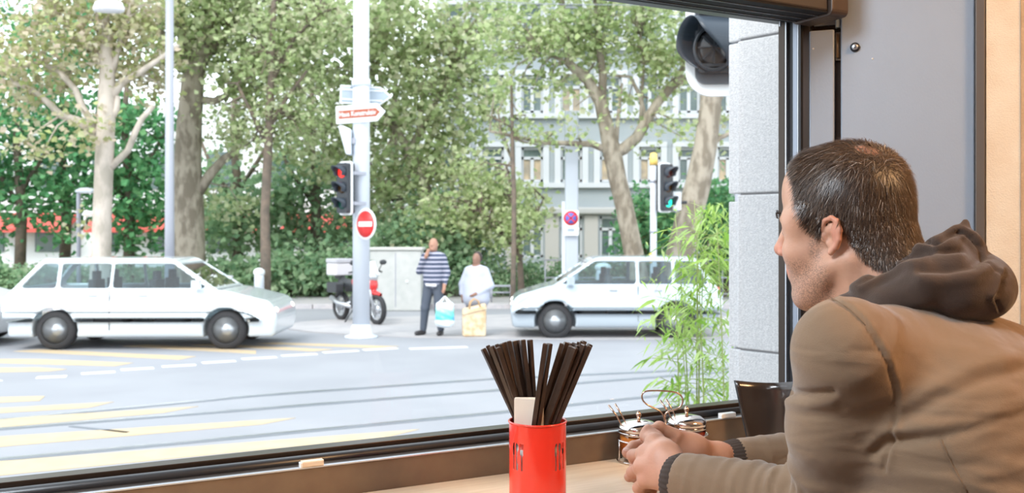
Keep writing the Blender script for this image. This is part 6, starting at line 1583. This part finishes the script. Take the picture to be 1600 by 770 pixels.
# ---- jacket
def weave(name, c, c2, scale=900, stre=0.25, fold=0.6):
    m = bpy.data.materials.new(name); m.use_nodes = True; nt = m.node_tree; b = nt.nodes['Principled BSDF']
    co = nt.nodes.new('ShaderNodeTexCoord'); n = nt.nodes.new('ShaderNodeTexNoise'); n.inputs['Scale'].default_value = 7; n.inputs['Detail'].default_value = 6
    r = nt.nodes.new('ShaderNodeValToRGB'); r.color_ramp.elements[0].color = (*c, 1); r.color_ramp.elements[1].color = (*c2, 1); r.color_ramp.elements[0].position = 0.3; r.color_ramp.elements[1].position = 0.7
    nt.links.new(co.outputs['Object'], n.inputs[0]); nt.links.new(n.outputs['Fac'], r.inputs[0]); nt.links.new(r.outputs[0], b.inputs['Base Color'])
    w = nt.nodes.new('ShaderNodeTexNoise'); w.inputs['Scale'].default_value = scale; nt.links.new(co.outputs['Object'], w.inputs[0])
    w2_ = nt.nodes.new('ShaderNodeTexNoise'); w2_.inputs['Scale'].default_value = 38; w2_.inputs['Detail'].default_value = 3; nt.links.new(co.outputs['Object'], w2_.inputs[0])
    ad = nt.nodes.new('ShaderNodeMath'); ad.operation = 'MULTIPLY_ADD'; ad.inputs[1].default_value = 2.5; nt.links.new(w2_.outputs['Fac'], ad.inputs[0]); nt.links.new(w.outputs['Fac'], ad.inputs[2])
    mp = nt.nodes.new('ShaderNodeMapping'); mp.inputs['Rotation'].default_value = (0.35, 0.5, 0.4); mp.inputs['Scale'].default_value = (3.6, 5.0, 12.0); nt.links.new(co.outputs['Object'], mp.inputs[0])
    w3 = nt.nodes.new('ShaderNodeTexNoise'); w3.inputs['Scale'].default_value = 1.5; w3.inputs['Detail'].default_value = 1.6; w3.inputs['Roughness'].default_value = 0.55; w3.inputs['Distortion'].default_value = 0.8; nt.links.new(mp.outputs[0], w3.inputs[0])
    b3 = nt.nodes.new('ShaderNodeBump'); b3.inputs['Strength'].default_value = fold; b3.inputs['Distance'].default_value = 0.02; nt.links.new(w3.outputs['Fac'], b3.inputs['Height'])
    bp = nt.nodes.new('ShaderNodeBump'); bp.inputs['Strength'].default_value = stre; bp.inputs['Distance'].default_value = 0.002
    nt.links.new(ad.outputs[0], bp.inputs['Height']); nt.links.new(b3.outputs[0], bp.inputs['Normal']); nt.links.new(bp.outputs[0], b.inputs['Normal'])
    b.inputs['Roughness'].default_value = 0.85; b.inputs['Sheen Weight'].default_value = 0.25; b.inputs['Sheen Roughness'].default_value = 0.5
    return m
m_jack = weave('tan_moleskin', (0.200, 0.128, 0.074), (0.235, 0.155, 0.093))
m_hood_ = weave('dark_brown_jersey', (0.042, 0.023, 0.014), (0.056, 0.031, 0.019), 700, 0.35, 0.3)
m_rib = mat('dark_ribbed_cuff', (0.055, 0.040, 0.032), 0.9)
def proj(V): return np.stack([800 + V[:, 0]/V[:, 1]*FP, HY - (V[:, 2]-CZ)/V[:, 1]*FP], 1)
def segd(p, pts):
    d = np.full(len(p), 1e9)
    for a, b in zip(pts[:-1], pts[1:]):
        a = np.array(a, float); b = np.array(b, float); t = np.clip(((p-a)@(b-a))/((b-a)@(b-a)), 0, 1); d = np.minimum(d, np.linalg.norm(p-a-t[:, None]*(b-a), axis=1))
    return d
v = Vol((0.16, 0.82, 1.05), (1.20, 1.75, 1.86), 0.0042)
BR = [[FW.x, LW.x, 0], [FW.y, LW.y, 0], [0, 0, 1]]
def be(c, r, k=0.05): v.ell(tuple(B(*c)), r, BR, k)
be((-0.075, 0, 1.645), (0.135, 0.185, 0.125), 0.01)
be((-0.02, 0, 1.60), (0.12, 0.165, 0.14), 0.05)
for s_ in (-1, 1):
    v.cap(B(-0.08, s_*0.09, 1.62), B(-0.17, s_*0.085, 1.42), 0.125, 0.135, 0.05); v.cap(B(-0.17, s_*0.085, 1.42), B(-0.26, s_*0.09, 1.20), 0.135, 0.150, 0.05)
    v.cap(B(-0.01, s_*0.045, 1.725), B(-0.01, s_*0.13, 1.705), 0.055, 0.055, 0.05)
v.cap(B(-0.03, 0.05, 1.70), SL, 0.065, 0.062, 0.05); v.cap(B(-0.03, -0.05, 1.70), SR, 0.065, 0.060, 0.05)
ELo = EL + Vector((0.005, -0.004, -0.004))
v.cap(SL, SL.lerp(EL, 0.45), 0.060, 0.057, 0.025); v.cap(SL.lerp(EL, 0.45), EL, 0.057, 0.055, 0.03)
v.cap(EL, WL, 0.056, 0.043, 0.022)
v.cap(SR, ER, 0.064, 0.046, 0.03); v.cap(ER, WR, 0.042, 0.031, 0.02)
# neck opening
v.cap(B(0.015, 0, 1.75), H(-0.02, 0, -0.03), 0.060, 0.066, 0.01, cut=True)
X, Y, Z = v.ax[0][:, None, None], v.ax[1][None, :, None], v.ax[2][None, None, :]
for a, b, ext_ in ((EL, WL, 0.014), (ER, WR, 0.010)):
    L = (b-a).length; u_ = (b-a)/L; t = (X-a.x)*u_.x + (Y-a.y)*u_.y + (Z-a.z)*u_.z
    near_ = np.sqrt(np.maximum((X-b.x)**2 + (Y-b.y)**2 + (Z-b.z)**2, 0)) < 0.075
    v.F = np.where(near_, np.maximum(v.F, t - (L+ext_)), v.F)
v.F = v.F.astype(np.float32)
JV, JQ = v.mesh(); JV = smooth_nets(JV, JQ, 3, 0.5)
N_ = vnormals(JV, JQ)
def axial(V, a, b):
    a = np.array(a); b = np.array(b); L = np.linalg.norm(b-a); u = (b-a)/L; t = (V-a)@u; r = np.linalg.norm(V-a-t[:, None]*u, axis=1); return t, r, L
def nz(V, s, ph=0.0):
    return (np.sin(V[:, 0]*s+ph)*np.cos(V[:, 1]*s*1.13+ph*2) + np.sin(V[:, 2]*s*0.9+1.3*ph+V[:, 0]*s*0.6) + np.cos(V[:, 1]*s*0.7-V[:, 2]*s*1.2+ph))/3
D = np.zeros(len(JV))
# sleeve folds: sharp ridges across the forearm, strongest near the elbow
for a, b in ((EL, WL), (ER, WR)):
    t, r, L = axial(JV, a, b); m = sst(0.09, 0.075, r)*sst(-0.02, 0.03, t)*sst(L+0.01, L-0.02, t)
    w = nz(JV, 22, 0.7)*1.2; s = np.sin(t*78 + w*3.0 + JV[:, 2]*24 + 1.1*np.sin(t*31+1.0))
    D += m*((0.0085*(0.5-np.abs(s)) + 0.002*np.sin(t*330+w*3))*(0.22 + 0.78*sst(L*0.8, 0.06, t))*(0.75+0.5*nz(JV, 26, 1.9)))
t, r, L = axial(JV, SL, EL); m = sst(0.10, 0.08, r)*sst(L*0.40, L*0.9, t)
s = np.sin(t*60 + nz(JV, 17, 2.0)*1.8); D += m*0.0050*(0.5-np.abs(s))
t, r, L = axial(JV, SL, EL); m = sst(0.10, 0.08, r)*sst(0.0, 0.05, t); D += m*0.0016*nz(JV, 34, 0.2)
# diagonal pulls across the back
bl = (JV - np.array(NB)); f_ = bl@np.array(FW); l_ = bl@np.array(LW); zz = JV[:, 2]
m = sst(0.02, -0.05, f_)
s = np.sin((zz*0.85 + l_*0.55)*62 + nz(JV, 10, 1.0)*2.2); D += m*0.0062*(0.45-np.abs(s)**0.8)*sst(1.74, 1.60, zz)*(0.6+0.4*nz(JV, 7, 0.3))
s = np.sin((zz*1.0 - l_*0.35)*105 + nz(JV, 14, 3.0)*2.0); D += m*0.0026*(0.5-np.abs(s))*sst(1.70, 1.58, zz)
D += 0.0015*nz(JV, 40, 0.5)*m
s = np.sin((zz*0.9 + l_*0.75 + f_*0.3)*150 + nz(JV, 19, 4.0)*2.4); D += m*0.0022*np.sign(s)*np.abs(s)**2*(0.5+0.5*nz(JV, 9, 2.2))
s = np.sin((zz*1.1 + l_*0.25)*48 + nz(JV, 12, 5.0)*2.6); D += m*0.0026*np.abs(s)**3*np.sign(s)*sst(1.66, 1.52, zz)
px = proj(JV); toward = ((JV - np.array([0, 0, CZ]))*N_).sum(1) < 0
seam = [(1300, 466), (1325, 480), (1348, 502), (1370, 533), (1388, 568), (1398, 605), (1400, 645), (1396, 668), (1388, 700), (1380, 735)]
ds = segd(px, seam); D -= np.where(toward, 0.0042*np.exp(-(ds/3.2)**2), 0); ds2 = segd(px, [(x_+7, y_-3) for x_, y_ in seam]); D += np.where(toward, 0.0018*np.exp(-(ds2/4.5)**2), 0)
cre = [(1365, 706), (1382, 692), (1420, 686), (1470, 682), (1520, 672), (1600, 645)]
ds = segd(px, cre); wgt = np.interp(px[:, 0], [1360, 1400, 1480, 1600], [1, 1, 0.55, 0.2]); D -= np.where(toward, wgt*0.0085*np.exp(-(ds/8.0)**2), 0)
ds = segd(px, [(x_, y_-17) for x_, y_ in cre]); D += np.where(toward, wgt*0.005*np.exp(-(ds/12.0)**2), 0)
sideseam = [(1470, 686), (1490, 730), (1515, 775)]
D -= np.where(toward, 0.0022*np.exp(-(segd(px, sideseam)/2.5)**2), 0)
backfold = [(1410, 655), (1470, 620), (1540, 590), (1600, 575)]
D -= np.where(toward, 0.0045*np.exp(-(segd(px, backfold)/11.0)**2), 0); D += np.where(toward, 0.004*np.exp(-(segd(px, [(x_, y_-22) for x_, y_ in backfold])/14.0)**2), 0)
elb = [(1228, 612), (1262, 616), (1300, 614)]
D -= np.where(toward, 0.005*np.exp(-(segd(px, elb)/6.0)**2), 0); D += np.where(toward, 0.004*np.exp(-(segd(px, [(x_, y_+15) for x_, y_ in elb])/9.0)**2), 0)
JV = JV + N_*D[:, None]
jk = npmesh('jacket', JV, JQ, m_jack, man)
jk.modifiers.new('thickness', 'SOLIDIFY').thickness = 0.002
px = proj(JV); N_ = vnormals(JV, JQ); toward = ((JV - np.array([0, 0, CZ]))*N_).sum(1) < 0
def seam_tube(pts, r=0.0011):
    dense = []
    for (x0, y0), (x1, y1) in zip(pts[:-1], pts[1:]):
        k = max(2, int(math.hypot(x1-x0, y1-y0)/6)); dense += [(x0+(x1-x0)*i/k, y0+(y1-y0)*i/k) for i in range(k)]
    out = []
    for x_, y_ in dense:
        d = (px[:, 0]-x_)**2 + (px[:, 1]-y_)**2 + np.where(toward, 0, 1e6); ii = np.argsort(d)[:6]
        if d[ii[0]] > 64: continue
        dep = JV[ii, 1].min() if JV[ii, 1].max()-JV[ii, 1].min() < 0.03 else JV[ii[0], 1]
        out.append(P(x_, y_, float(np.average(JV[ii, 1], weights=1/(d[ii]+1))) - 0.0004))
    for _ in range(2): out = [out[0]] + [(out[i-1]+out[i]*2+out[i+1])/4 for i in range(1, len(out)-1)] + [out[-1]]
    MB().tube(out, r, 6).build('seam', mat('tan_seam_thread', (0.19, 0.12, 0.07), 0.9), man, world=True)
seam_tube(seam[:-1]); seam_tube(sideseam); seam_tube([(1372, 560), (1378, 600), (1372, 640), (1350, 680)], 0.0007)
# ribbed cuffs
for a, b, l0, l1, r0 in ((EL, WL, 0.012, 0.030, 0.0385), (ER, WR, 0.008, 0.040, 0.0275)):
    ax = (b-a).normalized(); q = Vector((0, 0, 1)).cross(ax).normalized(); w = ax.cross(q)
    mb = MB(); n = 120; vs = []; prof = [(-0.012, r0+0.001), (l0, r0+0.002), (l0+0.004, r0+0.003), (l1-0.006, r0-0.001), (l1, r0-0.004), (l1-0.003, r0-0.007), (0, r0-0.008)]
    for i, (d, rad) in enumerate(prof):
        for k in range(n):
            rr_ = rad + (0.0009 if (k//2) % 2 else -0.0004)*(1 if 0 < i < 5 else 0); tt = 2*math.pi*k/n
            vs.append(b + ax*d + q*(rr_*math.cos(tt)) + w*(rr_*0.96*math.sin(tt)))
    fs = [(i*n+k, i*n+(k+1) % n, (i+1)*n+(k+1) % n, (i+1)*n+k) for i in range(len(prof)-1) for k in range(n)]
    mb.add(vs, fs, True).build('cuff', m_rib, man, world=True)

# ---- hood lying on the back
v = Vol((0.40, 1.12, 1.70), (0.80, 1.56, 1.94), 0.0032)
def B2(f, l, z): return B(f if f > -0.05 else -0.05 + (f+0.05)*0.56, l*0.95, z + (0.018 if z < 1.80 and f < -0.05 else 0.0))
def ch(pts, rs, k=0.018):
    for i in range(len(pts)-1): v.cap(B2(*pts[i]), B2(*pts[i+1]), rs[i]*0.93, rs[i+1]*0.93, k)
ch([(0.085, 0.045, 1.760), (0.060, 0.078, 1.778), (0.015, 0.092, 1.800), (-0.040, 0.082, 1.822), (-0.080, 0.045, 1.845), (-0.095, 0.0, 1.852), (-0.080, -0.05, 1.848), (-0.03, -0.085, 1.83), (0.03, -0.09, 1.80), (0.08, -0.05, 1.765)],
   [0.009, 0.014, 0.018, 0.021, 0.024, 0.026, 0.024, 0.022, 0.018, 0.010])
ch([(0.050, 0.095, 1.772), (-0.010, 0.108, 1.788), (-0.060, 0.100, 1.795), (-0.110, 0.070, 1.795), (-0.150, 0.030, 1.785)], [0.012, 0.020, 0.028, 0.036, 0.034], 0.012)
v.ell(tuple(B2(-0.115, 0.02, 1.805)), (0.050, 0.078, 0.040), BR, 0.02)
v.ell(tuple(B2(-0.150, 0.0, 1.812)), (0.034, 0.050, 0.038), BR, 0.02)
ch([(-0.02, 0.065, 1.838), (-0.060, 0.045, 1.862), (-0.088, 0.020, 1.882), (-0.100, 0.005, 1.896)], [0.010, 0.013, 0.011, 0.006], 0.009)
ch([(-0.100, 0.005, 1.896), (-0.116, 0.012, 1.868), (-0.128, 0.015, 1.840)], [0.006, 0.011, 0.016], 0.009)
ch([(-0.168, 0.03, 1.805), (-0.180, 0.035, 1.778)], [0.026, 0.018], 0.015)
v.cap(B(0.02, 0, 1.74), H(-0.03, 0, 0.0), 0.062, 0.072, 0.006, cut=True)
v.cap(B(-0.05, -0.01, 1.87), B(-0.02, 0, 1.95), 0.030, 0.06, 0.012, cut=True)
KV, KQ = v.mesh(); KV = smooth_nets(KV, KQ, 2, 0.5); N_ = vnormals(KV, KQ); px = proj(KV)
toward = ((KV - np.array([0, 0, CZ]))*N_).sum(1) < 0.0
D = 0.0016*nz(KV, 60, 0.4)
def groove(pts, dep, w, off=None):
    global D
    D -= np.where(toward, dep*np.exp(-(segd(px, pts)/w)**2), 0)
    if off: D += np.where(toward, dep*0.8*np.exp(-(segd(px, [(x_+off[0], y_+off[1]) for x_, y_ in pts])/(w*1.5))**2), 0)
groove([(1335, 438), (1360, 418), (1390, 404), (1430, 398), (1475, 394), (1500, 392)], 0.007, 5, (0, 12))
groove([(1345, 446), (1375, 428), (1410, 412), (1450, 402)], 0.003, 3, (0, 6))
groove([(1375, 392), (1400, 384), (1440, 376), (1462, 380)], 0.008, 6, (0, 10))
groove([(1440, 420), (1480, 422), (1520, 416), (1540, 400)], 0.007, 9, (0, 16))
groove([(1500, 362), (1518, 372), (1532, 388), (1536, 402)], 0.005, 3, (6, -4))
groove([(1560, 458), (1566, 440), (1572, 425)], 0.006, 4, (-7, 0))
groove([(1540, 412), (1560, 425), (1566, 440)], 0.003, 3)
groove([(1462, 384), (1482, 370), (1500, 362)], 0.006, 5, (3, 8))
groove([(1553, 462), (1562, 485)], 0.004, 3, (-5, 0))
KV = KV + N_*D[:, None]
npmesh('hood', KV, KQ, m_hood_, man)

# ---- trousers, shoes, stool
v = Vol((0.10, 0.70, 0.72), (1.25, 1.85, 1.34), 0.010)
for s_ in (-1, 1):
    v.cap(B(-0.26, s_*0.08, 1.19), B(0.14, s_*0.13, 1.195), 0.110, 0.078, 0.04); v.cap(B(0.14, s_*0.13, 1.195), B(0.12, s_*0.13, 0.80), 0.075, 0.058, 0.02)
v.cap(B(-0.26, -0.08, 1.20), B(-0.26, 0.08, 1.20), 0.13, 0.13, 0.04)
TV, TQ = v.mesh(); TV = smooth_nets(TV, TQ, 2, 0.5); npmesh('trousers', TV, TQ, mat('dark_denim', (0.04, 0.05, 0.08), 0.85, c2=(0.06, 0.07, 0.10), nscale=60), man)
for s_ in (-1, 1):
    v = Vol([min(B(0.05, s_*0.13, 0)[i], B(0.30, s_*0.14, 0)[i])-0.08 for i in (0, 1)] + [0.69], [max(B(0.05, s_*0.13, 0)[i], B(0.30, s_*0.14, 0)[i])+0.08 for i in (0, 1)] + [0.86], 0.006)
    v.cap(B(0.09, s_*0.13, 0.755), B(0.27, s_*0.14, 0.738), 0.045, 0.036, 0.02).cap(B(0.11, s_*0.13, 0.75), B(0.115, s_*0.13, 0.80), 0.045, 0.045, 0.02)
    V, Q = v.mesh(); V[:, 2] = np.maximum(V[:, 2], FLOORZ + 0.001); npmesh('shoe', V, Q, mat('brown_leather_shoe', (0.10, 0.05, 0.03), 0.4), man)
stl = thing('bar_stool', B(-0.26, 0, FLOORZ), 'dark wooden stool under the seated man', 'stool')
MB().lathe([(0.17, 0.335), (0.18, 0.34), (0.18, 0.368), (0.17, 0.375), (0, 0.375)], 32).build('seat', m_floor, stl)
for k in range(4):
    a_ = math.pi/4 + k*math.pi/2; MB().tube([(0.11*math.cos(a_), 0.11*math.sin(a_), 0.34), (0.17*math.cos(a_), 0.17*math.sin(a_), 0.0)], 0.014, 10).build('leg', m_black, stl)
MB().tube([(0.15*math.cos(k*math.pi/16), 0.15*math.sin(k*math.pi/16), 0.12) for k in range(32)], 0.009, 8, closed=True).build('foot_ring', m_black, stl)
